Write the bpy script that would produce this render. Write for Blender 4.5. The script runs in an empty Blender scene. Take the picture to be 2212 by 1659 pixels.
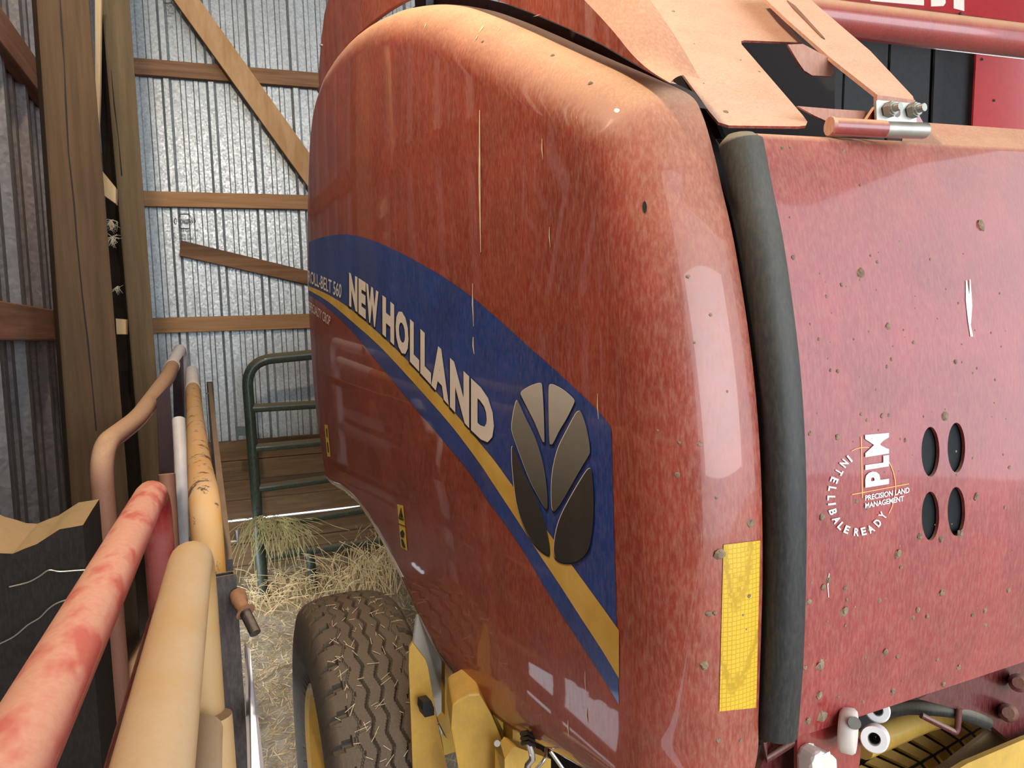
import bpy, bmesh, math, random
import numpy as np
from mathutils import Vector, Matrix
from mathutils.bvhtree import BVHTree

random.seed(7)
SC = bpy.context.scene
COL = SC.collection

# ------------------------------------------------------------------ camera frame
W, H, F = 2212.0, 1659.0, 1624.0
E1 = Vector((.9363, -.0597, .3461)).normalized()          # world X (along the back wall) seen in image axes
E2 = Vector((-.3491, -.0547, .9355)); E2 = (E2 - E1 * E2.dot(E1)).normalized()   # world Y (depth of the shed)
E3 = E2.cross(E1)                                          # image-down expressed: world -Z
CAM = Vector((0, 0, 1.65))
YAW = math.radians(8.1)
UD = Vector((-math.sin(YAW), math.cos(YAW), 0))            # along the baler, away from the camera
VD = Vector((math.cos(YAW), math.sin(YAW), 0))             # across the baler, to its inside
ZD = Vector((0, 0, 1))

def ray(x, y):
    c = Vector((x - W / 2, y - H / 2, F)) / F
    return Vector((c.dot(E1), c.dot(E2), -c.dot(E3)))      # has optical depth 1

def at(x, y, d):
    return CAM + ray(x, y) * d

def on(x, y, p0, n):
    r = ray(x, y)
    return CAM + r * ((p0 - CAM).dot(n) / r.dot(n))

def onY(x, y, Y):
    return on(x, y, Vector((0, Y, 0)), Vector((0, 1, 0)))

def onX(x, y, X):
    return on(x, y, Vector((X, 0, 0)), Vector((1, 0, 0)))

def onV(x, y, v):
    return on(x, y, VD * v, VD)

def uvz(p):
    return Vector((p.dot(UD), p.dot(VD), p.z))

def B(u, v, z):
    return UD * u + VD * v + Vector((0, 0, z))

def px(p):
    q = p - CAM
    c = E1 * q.x + E2 * q.y - E3 * q.z
    return (W / 2 + F * c.x / c.z, H / 2 + F * c.y / c.z)

cd = bpy.data.cameras.new('camera'); cam = bpy.data.objects.new('camera', cd); COL.objects.link(cam)
cd.sensor_width = 36; cd.lens = 36 * F / W; cd.clip_start = .02; cd.clip_end = 200
rx = Vector((E1.x, E2.x, -E3.x)); dn = Vector((E1.y, E2.y, -E3.y)); fw = Vector((E1.z, E2.z, -E3.z))
M = Matrix((rx, -dn, -fw)).transposed().to_4x4(); M.translation = CAM
cam.matrix_world = M
SC.camera = cam

# ------------------------------------------------------------------ materials
def new_mat(name):
    m = bpy.data.materials.new(name); m.use_nodes = True
    nt = m.node_tree; nt.nodes.clear()
    out = nt.nodes.new('ShaderNodeOutputMaterial'); b = nt.nodes.new('ShaderNodeBsdfPrincipled')
    nt.links.new(b.outputs[0], out.inputs[0])
    return m, nt, b

def N(nt, t, **kw):
    n = nt.nodes.new(t)
    for k, v in kw.items():
        if k in n.inputs: n.inputs[k].default_value = v
        else: setattr(n, k, v)
    return n

def coords(nt, scale=(1, 1, 1), rot=(0, 0, 0)):
    g = nt.nodes.new('ShaderNodeTexCoord'); mp = nt.nodes.new('ShaderNodeMapping')
    mp.inputs['Scale'].default_value = scale; mp.inputs['Rotation'].default_value = rot
    nt.links.new(g.outputs['Object'], mp.inputs[0])
    return mp.outputs[0]

def noise(nt, vec, scale, detail=4, rough=.6):
    n = N(nt, 'ShaderNodeTexNoise', Scale=scale, Detail=detail, Roughness=rough)
    nt.links.new(vec, n.inputs['Vector'])
    return n.outputs['Fac']

def rng(nt, val, a, b, c=0., d=1.):
    n = N(nt, 'ShaderNodeMapRange'); n.inputs[1].default_value = a; n.inputs[2].default_value = b
    n.inputs[3].default_value = c; n.inputs[4].default_value = d
    nt.links.new(val, n.inputs[0]); return n.outputs[0]

def mix(nt, fac, a, b):
    n = nt.nodes.new('ShaderNodeMix'); n.data_type = 'RGBA'
    for sock, v in ((n.inputs[0], fac), (n.inputs[6], a), (n.inputs[7], b)):
        if isinstance(v, (int, float)): sock.default_value = v
        elif isinstance(v, tuple): sock.default_value = (*v, 1) if len(v) == 3 else v
        else: nt.links.new(v, sock)
    return n.outputs[2]

def math_(nt, op, a, b=None):
    n = nt.nodes.new('ShaderNodeMath'); n.operation = op
    for i, v in enumerate((a, b)):
        if v is None: continue
        if isinstance(v, (int, float)): n.inputs[i].default_value = v
        else: nt.links.new(v, n.inputs[i])
    return n.outputs[0]

def upness(nt, lo, hi):
    """how far a face looks upward: hay dust settles there"""
    g = nt.nodes.new('ShaderNodeNewGeometry'); s = nt.nodes.new('ShaderNodeSeparateXYZ')
    nt.links.new(g.outputs['True Normal' if False else 'Normal'], s.inputs[0])
    return rng(nt, s.outputs[2], lo, hi)

def bump(nt, b, h, strength, dist=.01):
    n = N(nt, 'ShaderNodeBump', Strength=strength, Distance=dist)
    nt.links.new(h, n.inputs['Height']); nt.links.new(n.outputs[0], b.inputs['Normal'])

def plain(name, col, rough=.5, metal=0., var=.0, bs=0., scale=30, coat=0., spec=.5):
    m, nt, b = new_mat(name)
    b.inputs['Roughness'].default_value = rough; b.inputs['Metallic'].default_value = metal
    b.inputs['Coat Weight'].default_value = coat; b.inputs['Coat Roughness'].default_value = .08
    b.inputs['Specular IOR Level'].default_value = spec
    v = coords(nt); n = noise(nt, v, scale)
    dk = tuple(c * (1 - var) for c in col); lt = tuple(min(1, c * (1 + var)) for c in col)
    nt.links.new(mix(nt, rng(nt, n, .3, .7), dk, lt), b.inputs['Base Color'])
    if bs: bump(nt, b, n, bs)
    return m

DUST = (.62, .39, .24)
def painted(name, col, dust=.9, lo=.05, hi=.65, rough=.32, coat=.8, dustcol=DUST, base_dust=.1, flake=None, sc=9., coat_r=.06, tw=(1, 1, .25)):
    m, nt, b = new_mat(name)
    v = coords(nt); big = noise(nt, v, sc, 5, .65)
    fine = noise(nt, coords(nt, tw), 220, 3, .7)
    up = upness(nt, lo, hi)
    d1 = math_(nt, 'MULTIPLY', up, rng(nt, big, .15, .6, .75, 1.))
    d2 = math_(nt, 'MULTIPLY', rng(nt, fine, .4, .75), base_dust)
    d = math_(nt, 'MINIMUM', math_(nt, 'ADD', math_(nt, 'MULTIPLY', d1, dust), d2), .97)
    dk = tuple(c * .82 for c in col); lt = tuple(min(1, c * 1.12) for c in col)
    c = mix(nt, rng(nt, big, .35, .65), dk, lt)
    if flake:
        f = noise(nt, v, flake[1], 6, .7)
        c = mix(nt, rng(nt, f, flake[2], flake[2] + .04), c, flake[0])
    c = mix(nt, d, c, dustcol)
    nt.links.new(c, b.inputs['Base Color'])
    nt.links.new(rng(nt, d, 0, .6, rough, .8), b.inputs['Roughness'])
    nt.links.new(rng(nt, d, .03, .7, coat, 0.), b.inputs['Coat Weight'])
    b.inputs['Coat Roughness'].default_value = coat_r
    return m

def patchy(name, col, dustcol, scale=22., lo=.46, hi=.60, keep=.25, extra=None):
    """thick dust rubbed off in patches"""
    m, nt, b = new_mat(name)
    v = coords(nt, (1, .45, 1)); p = noise(nt, v, scale, 3, .55); f = noise(nt, coords(nt), 160, 4, .7)
    up = upness(nt, -.35, .55)
    d = math_(nt, 'MULTIPLY', rng(nt, p, lo, hi, 1., keep), up)
    d = math_(nt, 'MULTIPLY', d, rng(nt, f, .3, .6, .8, 1.))
    c = mix(nt, d, col, dustcol)
    if extra:
        q = noise(nt, coords(nt, (1, 1, .5)), extra[1], 6, .75)
        c = mix(nt, rng(nt, q, extra[2], extra[2] + .03), c, extra[0])
    nt.links.new(c, b.inputs['Base Color'])
    nt.links.new(rng(nt, d, 0, .7, .4, .85), b.inputs['Roughness'])
    nt.links.new(rng(nt, d, 0, .5, .4, 0.), b.inputs['Coat Weight'])
    return m

def wood(name, c1, c2, axis=(1, 1, .06), rough=.8, dirt=.35, dirtcol=(.05, .03, .02)):
    m, nt, b = new_mat(name)
    v = coords(nt, axis)
    g = noise(nt, v, 38, 6, .65)
    w = noise(nt, coords(nt, tuple(a * 1. for a in axis)), 7, 3, .5)
    c = mix(nt, rng(nt, g, .3, .7), c1, c2)
    c = mix(nt, math_(nt, 'MULTIPLY', rng(nt, w, .52, .75), dirt), c, dirtcol)
    nt.links.new(c, b.inputs['Base Color']); b.inputs['Roughness'].default_value = rough
    b.inputs['Specular IOR Level'].default_value = .25
    bump(nt, b, g, .35, .004)
    return m

RED = painted('red_paint', (.27, .022, .02))
REDSIDE = painted('side_red_paint', (.30, .042, .024), dust=.86, lo=.10, hi=.80, base_dust=.27, rough=.3, coat=.9, coat_r=.03)
REDFRONT = painted('front_red_paint', (.27, .022, .026), dust=.8, lo=.15, hi=.9, base_dust=.2)
REDDARK = painted('dark_red_paint', (.09, .008, .012), dust=.3, coat=.3)
DUSTY = painted('dusty_red_paint', (.30, .05, .035), dust=.84, lo=-.3, hi=.25, base_dust=.3, coat=.1, dustcol=(.64, .41, .29))
SIGNRED = plain('bright_red_plate', (.42, .02, .025), .4, var=.1)
BLUE = painted('blue_vinyl', (.016, .06, .27), dust=.0, base_dust=.12, rough=.3, coat=.5, coat_r=.05)
BLACKRUB = painted('black_rubber', (.012, .013, .013), dust=.8, lo=.0, hi=.9, base_dust=.10, rough=.55, coat=0., dustcol=(.30, .27, .2), sc=6)
BLACK = plain('black_plastic', (.008, .008, .009), .5)
DARK = plain('dark_cavity', (.01, .007, .008), .9)  # near-black for cracks and holes, also painted in for shade in cavities
BELT = plain('black_belt', (.018, .019, .021), .7, var=.2)
SEALGREY = plain('dusty_grey_seal', (.07, .055, .05), .9, var=.2)
YELLOW = painted('yellow_paint', (.62, .37, .05), dust=.25, base_dust=.25, rough=.45, coat=.25, dustcol=(.35, .25, .13))
WHITEP = plain('off_white_plastic', (.68, .62, .55), .5, var=.1, scale=14)
TANKG = plain('pale_grey_sheet', (.55, .55, .5), .5, var=.1, scale=8)
SILVER = plain('zinc_plate', (.36, .35, .31), .42, .7, var=.15)
CHROME = plain('chrome', (.6, .6, .6), .15, 1.)
WHITE = plain('cream_vinyl', (.86, .76, .66), .5, var=.04)
PUREWHITE = plain('white_vinyl', (.85, .82, .8), .5, var=.03)
ORANGEV = plain('orange_vinyl', (.85, .38, .12), .5)
SHADOWV = plain('black_vinyl', (.012, .012, .016), .45)
MUD = plain('dried_mud', (.24, .17, .11), .95, var=.35, bs=.4, scale=60)
STRAWFLECK = plain('chaff', (.75, .6, .38), .9, var=.2)
STICKERY = plain('yellow_sticker', (.72, .50, .06), .5, var=.05)

def gold_mat():
    m, nt, b = new_mat('gold_vinyl')
    v = coords(nt); n = noise(nt, v, 12)
    nt.links.new(mix(nt, rng(nt, n, .3, .7), (.62, .36, .05), (.80, .52, .12)), b.inputs['Base Color'])
    b.inputs['Roughness'].default_value = .4
    return m
GOLD = gold_mat()

def reflector_mat():
    m, nt, b = new_mat('yellow_honeycomb_reflector')
    v = coords(nt, (1, 1, 1))
    vo = N(nt, 'ShaderNodeTexVoronoi', Scale=150.); vo.feature = 'DISTANCE_TO_EDGE'; vo.inputs['Randomness'].default_value = .15
    nt.links.new(v, vo.inputs['Vector'])
    c = mix(nt, rng(nt, vo.outputs['Distance'], .03, .14), (.50, .30, .015), (.72, .45, .03))
    nt.links.new(c, b.inputs['Base Color']); b.inputs['Roughness'].default_value = .35
    return m
REFLECT = reflector_mat()

def leaf_mat(name, c1, c2, z1, z2):
    """printed grey fade of the leaf emblem, fixed to the sticker"""
    m, nt, b = new_mat(name)
    v = coords(nt); s = nt.nodes.new('ShaderNodeSeparateXYZ'); nt.links.new(v, s.inputs[0])
    nt.links.new(mix(nt, rng(nt, s.outputs[2], z1, z2), c1, c2), b.inputs['Base Color'])
    b.inputs['Roughness'].default_value = .4; b.inputs['Coat Weight'].default_value = .3
    return m

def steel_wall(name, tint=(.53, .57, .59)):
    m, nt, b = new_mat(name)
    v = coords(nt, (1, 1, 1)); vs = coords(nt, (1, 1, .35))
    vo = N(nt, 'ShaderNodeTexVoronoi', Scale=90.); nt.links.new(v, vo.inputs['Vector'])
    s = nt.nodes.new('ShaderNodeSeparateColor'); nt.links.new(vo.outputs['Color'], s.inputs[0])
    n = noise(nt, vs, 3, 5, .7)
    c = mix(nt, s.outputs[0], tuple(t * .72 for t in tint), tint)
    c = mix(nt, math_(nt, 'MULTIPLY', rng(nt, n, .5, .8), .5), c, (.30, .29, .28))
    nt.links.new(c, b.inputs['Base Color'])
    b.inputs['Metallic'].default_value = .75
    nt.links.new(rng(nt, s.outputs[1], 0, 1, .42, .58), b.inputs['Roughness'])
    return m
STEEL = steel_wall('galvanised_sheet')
STEELDARK = steel_wall('darker_galvanised_sheet', (.20, .19, .19))  # same sheet steel in a much darker tint
POSTWOOD = wood('old_post_wood', (.045, .027, .013), (.088, .053, .027))
POSTWOOD2 = wood('grey_post_wood', (.09, .063, .032), (.155, .112, .064))
GIRTWOOD = wood('girt_wood', (.40, .20, .09), (.56, .33, .17), (.06, 1, 1))
GIRTDARK = wood('stained_girt_wood', (.20, .10, .05), (.36, .2, .11), (.06, 1, 1), dirt=.6)
LEFTGIRT = wood('red_brown_girt_wood', (.15, .07, .04), (.26, .135, .085), (1, .06, 1))
BRACEWOOD = wood('brace_wood', (.48, .26, .11), (.64, .40, .21), (.5, .5, .1), dirt=.3)
PLANKWOOD = wood('plank_wood', (.14, .085, .045), (.27, .17, .095), (.07, 1, 1), dirt=.6)
GAPSHADE = wood('gap_shade_tone', (.02, .013, .008), (.05, .032, .02))  # near-black tone of the sheet that darkens the gap between posts
PALEWOOD = wood('pale_lit_wood', (.62, .42, .2), (.8, .6, .36))  # pale board wood; the sliver's lit peach is put into this colour
GREENP = painted('green_gate_paint', (.018, .045, .035), dust=.75, lo=.2, hi=.95, base_dust=.3, coat=.3, dustcol=(.32, .26, .17))
REDGATE = patchy('red_gate_paint', (.46, .03, .035), (.58, .30, .21), 30., .48, .62, .4)
REDGATE2 = patchy('dusty_red_gate_paint', (.20, .045, .04), (.46, .30, .18), 12., .58, .8, .7)
TANGATE = patchy('dusty_yellow_gate_paint', (.44, .25, .08), (.47, .345, .21), 20., .45, .7, .55)
ORGATE = patchy('orange_gate_paint', (.58, .26, .025), (.50, .34, .18), 16., .45, .7, .3, ((.10, .065, .045), 22, .575))
WHITEGATE = plain('white_paint', (.78, .76, .78), .45, var=.06)
BROWNTUBE = painted('dark_brown_steel', (.022, .013, .012), dust=.45, lo=.6, hi=.98, base_dust=.12, rough=.6, coat=0., dustcol=(.42, .31, .2))
MAROON = painted('dark_maroon_paint', (.022, .006, .008), dust=.6, lo=.4, hi=.95, base_dust=.03, rough=.7, coat=.0, dustcol=(.4, .29, .19))
RUST = plain('rusty_steel', (.26, .13, .06), .8, var=.4, bs=.3)
TAPE = plain('black_tape', (.015, .014, .014), .6)
TIRE = painted('tyre_rubber', (.05, .042, .035), dust=.85, lo=-.6, hi=.9, base_dust=.4, rough=.8, coat=0., dustcol=(.14, .105, .07), sc=12)
STRAW = plain('straw', (.70, .54, .30), .8, var=.35, scale=20)
HAYG = plain('green_hay', (.50, .46, .22), .85, var=.4, scale=14)
FEATHER = plain('pale_twine_fibre', (.75, .66, .48), .9)
FLOORM = plain('hay_dust_floor', (.56, .50, .43), .95, var=.25, bs=.4, scale=12)
ROOFM = plain('roof_boards', (.22, .15, .09), .9, var=.3, scale=2)
LABELINK = plain('black_wall_ink', (.05, .05, .055), .6)

# ------------------------------------------------------------------ mesh helpers
def link(name, bm, mat, parent=None, smooth=False, ang=None):
    me = bpy.data.meshes.new(name)
    bmesh.ops.recalc_face_normals(bm, faces=bm.faces)
    bm.to_mesh(me); bm.free()
    if isinstance(mat, (list, tuple)):
        for k in mat: me.materials.append(k)
    else: me.materials.append(mat)
    if smooth:
        me.polygons.foreach_set('use_smooth', [True] * len(me.polygons))
        if ang: me.set_sharp_from_angle(angle=math.radians(ang))
    o = bpy.data.objects.new(name, me); COL.objects.link(o)
    if parent is not None:
        o.parent = parent; o.matrix_parent_inverse = parent_inv(parent)
    return o

def world_of(o):
    m = Matrix.Translation(o.location)
    return m if o.parent is None else world_of(o.parent) @ o.matrix_parent_inverse @ m

def parent_inv(p):
    return world_of(p).inverted()

def tag(o, label=None, cat=None, group=None, kind=None):
    for k, v in (('label', label), ('category', cat), ('group', group), ('kind', kind)):
        if v: o[k] = v
    return o

def thing(name, label, cat, loc, group=None, kind=None):
    o = bpy.data.objects.new(name, None); COL.objects.link(o); o.location = loc; o.empty_display_size = .1
    return tag(o, label, cat, group, kind)

def prism(bm, poly, ext):
    """closed polygon of 3D points swept by the vector ext"""
    a = [bm.verts.new(p) for p in poly]; b = [bm.verts.new(p + ext) for p in poly]
    bm.faces.new(a); bm.faces.new(b[::-1]); n = len(a)
    for i in range(n): bm.faces.new((a[i], b[i], b[(i + 1) % n], a[(i + 1) % n]))

def box(bm, lo, hi):
    x0, y0, z0 = lo; x1, y1, z1 = hi
    prism(bm, [Vector(p) for p in ((x0, y0, z0), (x1, y0, z0), (x1, y1, z0), (x0, y1, z0))], Vector((0, 0, z1 - z0)))

def obox(bm, c, ax, ay, az):
    prism(bm, [c - ax - ay - az, c + ax - ay - az, c + ax + ay - az, c - ax + ay - az], az * 2)

def bev(bm, w, seg=2):
    bmesh.ops.bevel(bm, geom=[e for e in bm.edges], offset=w, segments=seg, affect='EDGES', profile=.6)

def rounded(pts, r, n=6):
    """round the corners of an open polyline"""
    out = [pts[0]]
    for i in range(1, len(pts) - 1):
        p, a, c = pts[i], pts[i - 1], pts[i + 1]
        d1, d2 = (a - p), (c - p)
        rr = min(r, d1.length * .45, d2.length * .45)
        s, e = p + d1.normalized() * rr, p + d2.normalized() * rr
        for k in range(n + 1):
            t = k / n
            out.append(s * (1 - t) ** 2 + p * 2 * t * (1 - t) + e * t * t)
    out.append(pts[-1]); return out

def tube(bm, pts, r, seg=18, cap=True, sect=None):
    pts = [Vector(p) for p in pts]; rings = []
    T = [(pts[min(i + 1, len(pts) - 1)] - pts[max(i - 1, 0)]).normalized() for i in range(len(pts))]
    nrm = T[0].orthogonal().normalized()
    if sect: nrm = (sect - T[0] * sect.dot(T[0])).normalized()
    for i, p in enumerate(pts):
        nrm = (nrm - T[i] * nrm.dot(T[i])).normalized(); bn = T[i].cross(nrm)
        rr = r[i] if isinstance(r, (list, tuple)) else r
        rings.append([bm.verts.new(p + (nrm * math.cos(a) + bn * math.sin(a)) * rr) for a in (2 * math.pi * k / seg for k in range(seg))])
    for a, b in zip(rings, rings[1:]):
        for k in range(seg): bm.faces.new((a[k], a[(k + 1) % seg], b[(k + 1) % seg], b[k]))
    if cap: bm.faces.new(rings[0][::-1]); bm.faces.new(rings[-1])

def mk(name, fn, mat, parent=None, smooth=False, ang=35, label=None, kind=None):
    bm = bmesh.new(); fn(bm); o = link(name, bm, mat, parent, smooth, ang)
    if label: o['label'] = label
    if kind: o['kind'] = kind
    return o

def T(name, pts, r, mat, parent, label=None, seg=18):
    return mk(name, lambda bm: tube(bm, pts, r, seg), mat, parent, True, 50, label)

def catmull(P, n=6, closed=False):
    P = [Vector(p) for p in P]; out = []; m = len(P)
    for i in range(m if closed else m - 1):
        if closed: p0, p1, p2, p3 = P[i - 1], P[i], P[(i + 1) % m], P[(i + 2) % m]
        else: p0, p1, p2, p3 = P[max(i - 1, 0)], P[i], P[i + 1], P[min(i + 2, m - 1)]
        for k in range(n):
            t = k / n
            out.append(.5 * ((2 * p1) + (p2 - p0) * t + (2 * p0 - 5 * p1 + 4 * p2 - p3) * t * t + (3 * p1 - p0 - 3 * p2 + p3) * t ** 3))
    if not closed: out.append(P[-1])
    return out

def text_mesh(s, bold=0., align='LEFT'):
    """glyph outlines of the built-in face as (verts, faces), normalised to the line's own box"""
    cu = bpy.data.curves.new('t', 'FONT'); cu.body = s; cu.size = 1; cu.offset = bold; cu.resolution_u = 3
    o = bpy.data.objects.new('t', cu); COL.objects.link(o)
    bpy.context.view_layer.update()
    me = o.evaluated_get(bpy.context.evaluated_depsgraph_get()).to_mesh()
    vs = [v.co.copy() for v in me.vertices]; fs = [list(p.vertices) for p in me.polygons]
    bpy.data.objects.remove(o); bpy.data.curves.remove(cu)
    x0 = min(v.x for v in vs); x1 = max(v.x for v in vs); y0 = min(v.y for v in vs); y1 = max(v.y for v in vs)
    return [((v.x - x0) / max(x1 - x0, 1e-6), (v.y - y0) / max(y1 - y0, 1e-6)) for v in vs], fs, (x1 - x0) / max(y1 - y0, 1e-6)

def put_text(bm, s, fn, bold=0.):
    vs, fs, asp = text_mesh(s, bold)
    V = [bm.verts.new(fn(a, b)) for a, b in vs]
    for f in fs:
        try: bm.faces.new([V[i] for i in f])
        except ValueError: pass

def quadmap(bl, br, tl, tr, proj):
    P = [proj(*q) for q in (bl, br, tl, tr)]
    return lambda a, b: (P[0] * (1 - a) + P[1] * a) * (1 - b) + (P[2] * (1 - a) + P[3] * a) * b

# ------------------------------------------------------------------ the shed
XL, YB = -.58, 5.3
def corrug(bm, p0, d, n, length, z0, z1):
    """ribbed steel: bold ribs every 0.26 m with two small ribs between"""
    prof = []; t = 0.
    while t < length:
        for dt, h in ((0, 0), (.016, .024), (.046, .024), (.062, 0), (.108, 0), (.115, .008), (.138, .008), (.145, 0), (.185, 0), (.192, .008), (.215, .008), (.222, 0)):
            prof.append((t + dt, h))
        t += .262
    lo = [bm.verts.new(p0 + d * a + n * b + Vector((0, 0, z0))) for a, b in prof]
    hi = [bm.verts.new(p0 + d * a + n * b + Vector((0, 0, z1))) for a, b in prof]
    for i in range(len(prof) - 1): bm.faces.new((lo[i], lo[i + 1], hi[i + 1], hi[i]))

WB = tag(mk('wall_back', lambda bm: corrug(bm, Vector((XL, YB, 0)), Vector((1, 0, 0)), Vector((0, -1, 0)), 7.5, .85, 5.), STEEL), kind='structure')
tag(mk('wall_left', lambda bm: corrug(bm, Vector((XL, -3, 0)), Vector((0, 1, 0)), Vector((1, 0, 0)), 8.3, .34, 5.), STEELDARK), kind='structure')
bmW = bmesh.new(); bmW.from_mesh(WB.data); BVW = BVHTree.FromBMesh(bmW)
def floor_bm(bm):
    nx, ny = 60, 70
    g = []
    for j in range(ny + 1):
        y = -4 + 9.6 * j / ny; row = []
        for i in range(nx + 1):
            x = -.8 + 8 * i / nx
            h = .10 * max(0, (y - 4.2) / 1.) ** 1.2 * (.7 + .5 * math.sin(x * 3.1) ** 2) if y > 4.2 else 0
            row.append(bm.verts.new((x, y, h + random.uniform(-.006, .006))))
        g.append(row)
    for j in range(ny):
        for i in range(nx): bm.faces.new((g[j][i], g[j][i + 1], g[j + 1][i + 1], g[j + 1][i]))
tag(mk('floor', floor_bm, FLOORM, smooth=True), kind='structure')
tag(mk('ceiling', lambda bm: box(bm, (-.8, -3.2, 5.), (7.2, 5.5, 5.06)), ROOFM), kind='structure')
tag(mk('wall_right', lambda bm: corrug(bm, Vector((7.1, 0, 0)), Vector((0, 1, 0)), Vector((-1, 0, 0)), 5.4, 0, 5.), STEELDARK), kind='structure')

# planks along the foot of the back wall (a gap lets daylight in)
zt = onY(560, 947, YB - .04).z
zg = onY(560, 1119, YB - .04).z
def planks(bm):
    z = 0.; hs = []
    hh = (zg - .008) / 3
    for k in range(3): hs.append((k * hh, (k + 1) * hh - .004))
    h2 = (zt - zg - .008) / 4
    for k in range(4): hs.append((zg + .008 + k * h2, zg + .008 + (k + 1) * h2 - .004))
    for a, b in hs:
        dy = random.uniform(0, .008)
        box(bm, (XL, YB - .045 - dy, a), (6.8, YB - .004 - dy, b))
tag(mk('wall_back_planks', planks, PLANKWOOD), 'brown boards stacked edge on edge along the foot of the back wall', 'planks', kind='structure')

def board(name, quad, Y, th, mat, label, cat, grp=None):
    poly = [onY(x, y, Y) for x, y in quad]
    o = mk(name, lambda bm: (prism(bm, poly, Vector((0, th, 0))), bev(bm, .004)), mat)
    return tag(o, label, cat, grp)

G = 'horizontal timbers nailed to the back wall'
def girt(x0, ya, yb, xr, mat, label, Y=YB - .03):
    a, b = onY(x0, ya, Y), onY(x0, yb, Y); c = onY(xr, (ya + yb) / 2, Y).x
    o = mk('wall_girt', lambda bm: (box(bm, (a.x - .12, Y - .035, b.z), (c, Y + .006, a.z)), bev(bm, .004)), mat)
    return tag(o, label, 'girt', G)
girt(286, 128, 163, 800, GIRTDARK, 'stained brown girt highest on the back wall, crossing behind the diagonal brace')
girt(309, 414, 447, 760, GIRTWOOD, 'orange-brown girt at mid height of the back wall, below the diagonal brace')
girt(333, 687, 720, 760, GIRTWOOD, 'orange-brown girt lowest on the back wall, just above the gates')
board('slanted_board', [(391, 519), (720, 598), (720, 627), (387, 552)], YB - .062, .035, GIRTDARK, 'short weathered board nailed at a slant under the wall stamp', 'board')
br_poly = [(361, -20), (418, -20), (747, 440), (747, 516)]
def brace_bm(bm):
    poly = [onY(x, y, YB - .16) for x, y in br_poly]
    prism(bm, poly, Vector((.012, .095, 0))); bev(bm, .004)
tag(mk('diagonal_brace', brace_bm, BRACEWOOD), 'pale orange timber brace running diagonally across the back wall', 'brace')

def post(name, q, Y, dep, mat, label, zlo, zhi, crack):
    (xa, ya, xb, yb, xc, yc, xd, yd) = q
    L0, L1 = onY(xa, ya, Y), onY(xb, yb, Y); R0, R1 = onY(xc, yc, Y), onY(xd, yd, Y)
    ex = lambda p, r, z: p + (r - p) * ((z - p.z) / (r.z - p.z))
    poly = [ex(L0, L1, zlo), ex(R0, R1, zlo), ex(R0, R1, zhi), ex(L0, L1, zhi)]
    t = thing(name, label, 'post', (poly[0] + poly[1]) / 2)
    mk('timber', lambda bm: (prism(bm, poly, Vector((-.03, dep, 0))), bev(bm, .006)), mat, t)
    cp = [onY(x, y, Y - .001) for x, y in crack]
    def cr(bm):
        w = .0016
        for i in range(len(cp) - 1):
            f = lambda k: w * (.4 + 1.2 * abs(math.sin(k * 1.7)))
            bm.faces.new([bm.verts.new(v) for v in (cp[i] - Vector((f(i), 0, 0)), cp[i] + Vector((f(i), 0, 0)), cp[i + 1] + Vector((f(i + 1), 0, 0)), cp[i + 1] - Vector((f(i + 1), 0, 0)))])
    mk('drying_crack', cr, DARK, t, label='dark drying crack down the post face')
    return t
post('barn_post', (78, 0, 155, 1100, 193, 0, 265, 900), 2.3, .10, POSTWOOD, 'thick dark brown timber post nearest the camera on the left', 0, 4.98,
     [(128, -40), (133, 60), (139, 140), (142, 220), (148, 330), (160, 440), (166, 520), (178, 640), (190, 740), (200, 840), (208, 930)])
post('barn_post', (218, 0, 290, 850, 280, 0, 338, 800), 3.4, .14, POSTWOOD2, 'narrower grey-brown post behind the thick one, beside the back wall girts', 0, 4.98,
     [(240, 150), (247, 230), (256, 300), (263, 380)])
tag(mk('wood_sliver', lambda bm: prism(bm, [onY(x, y, 3.2) for x, y in ((205, -40), (219, -40), (216, 200), (213, 282), (206, 200))], Vector((0, .03, 0))), PALEWOOD), 'pale strip of wood painted as lit, in the gap between the two posts', 'wood strip')
tag(mk('brace_stub', lambda bm: prism(bm, [onY(x, y, 3.3) for x, y in ((220, 368), (250, 405), (250, 440), (222, 420))], Vector((0, .05, 0))), PALEWOOD), 'short pale end of a brace showing between the posts, above the fibre tuft', 'wood strip')
tag(mk('board_end', lambda bm: prism(bm, [onY(x, y, 3.3) for x, y in ((250, 688), (272, 690), (272, 722), (252, 722))], Vector((0, .05, 0))), PALEWOOD), 'small pale board end beside the narrower post at gate height', 'wood strip')
def tuft(bm, c, n, L, w):
    for _ in range(n):
        d = Vector((random.uniform(-.45, .45), random.uniform(-.3, .3), random.uniform(-1.6, .15))).normalized() * L * random.uniform(.4, 1)
        m = d * .5 + Vector((random.uniform(-.3, .3), 0, random.uniform(-.3, .3))) * L
        tube(bm, [c, c + m, c + d], [w, w * .8, w * .3], 4)
for (x, y, n, L, lb) in ((240, 475, 26, .06, 'pale fibre tuft hanging between the posts, the upper one'), (243, 512, 26, .045, 'pale fibre tuft hanging between the posts, below the upper tuft'),
                         (254, 618, 12, .04, 'wisp of pale fibre by the narrower post above gate height')):
    tag(mk('fibre_tuft', lambda bm: tuft(bm, onY(x, y, 3.28), n, L, .0012), FEATHER), lb, 'fibre tuft', 'fibre tufts between the posts')

tag(mk('gap_shade_sheet', lambda bm: prism(bm, [onY(x, y, 3.62) for x, y in ((206, 120), (226, 100), (361, 1480), (300, 1480))], Vector((0, .03, 0))), GAPSHADE), 'added dark sheet putting shade in the gap between the two posts', 'board')  # added dark sheet, stands in for shade between the posts
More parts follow.
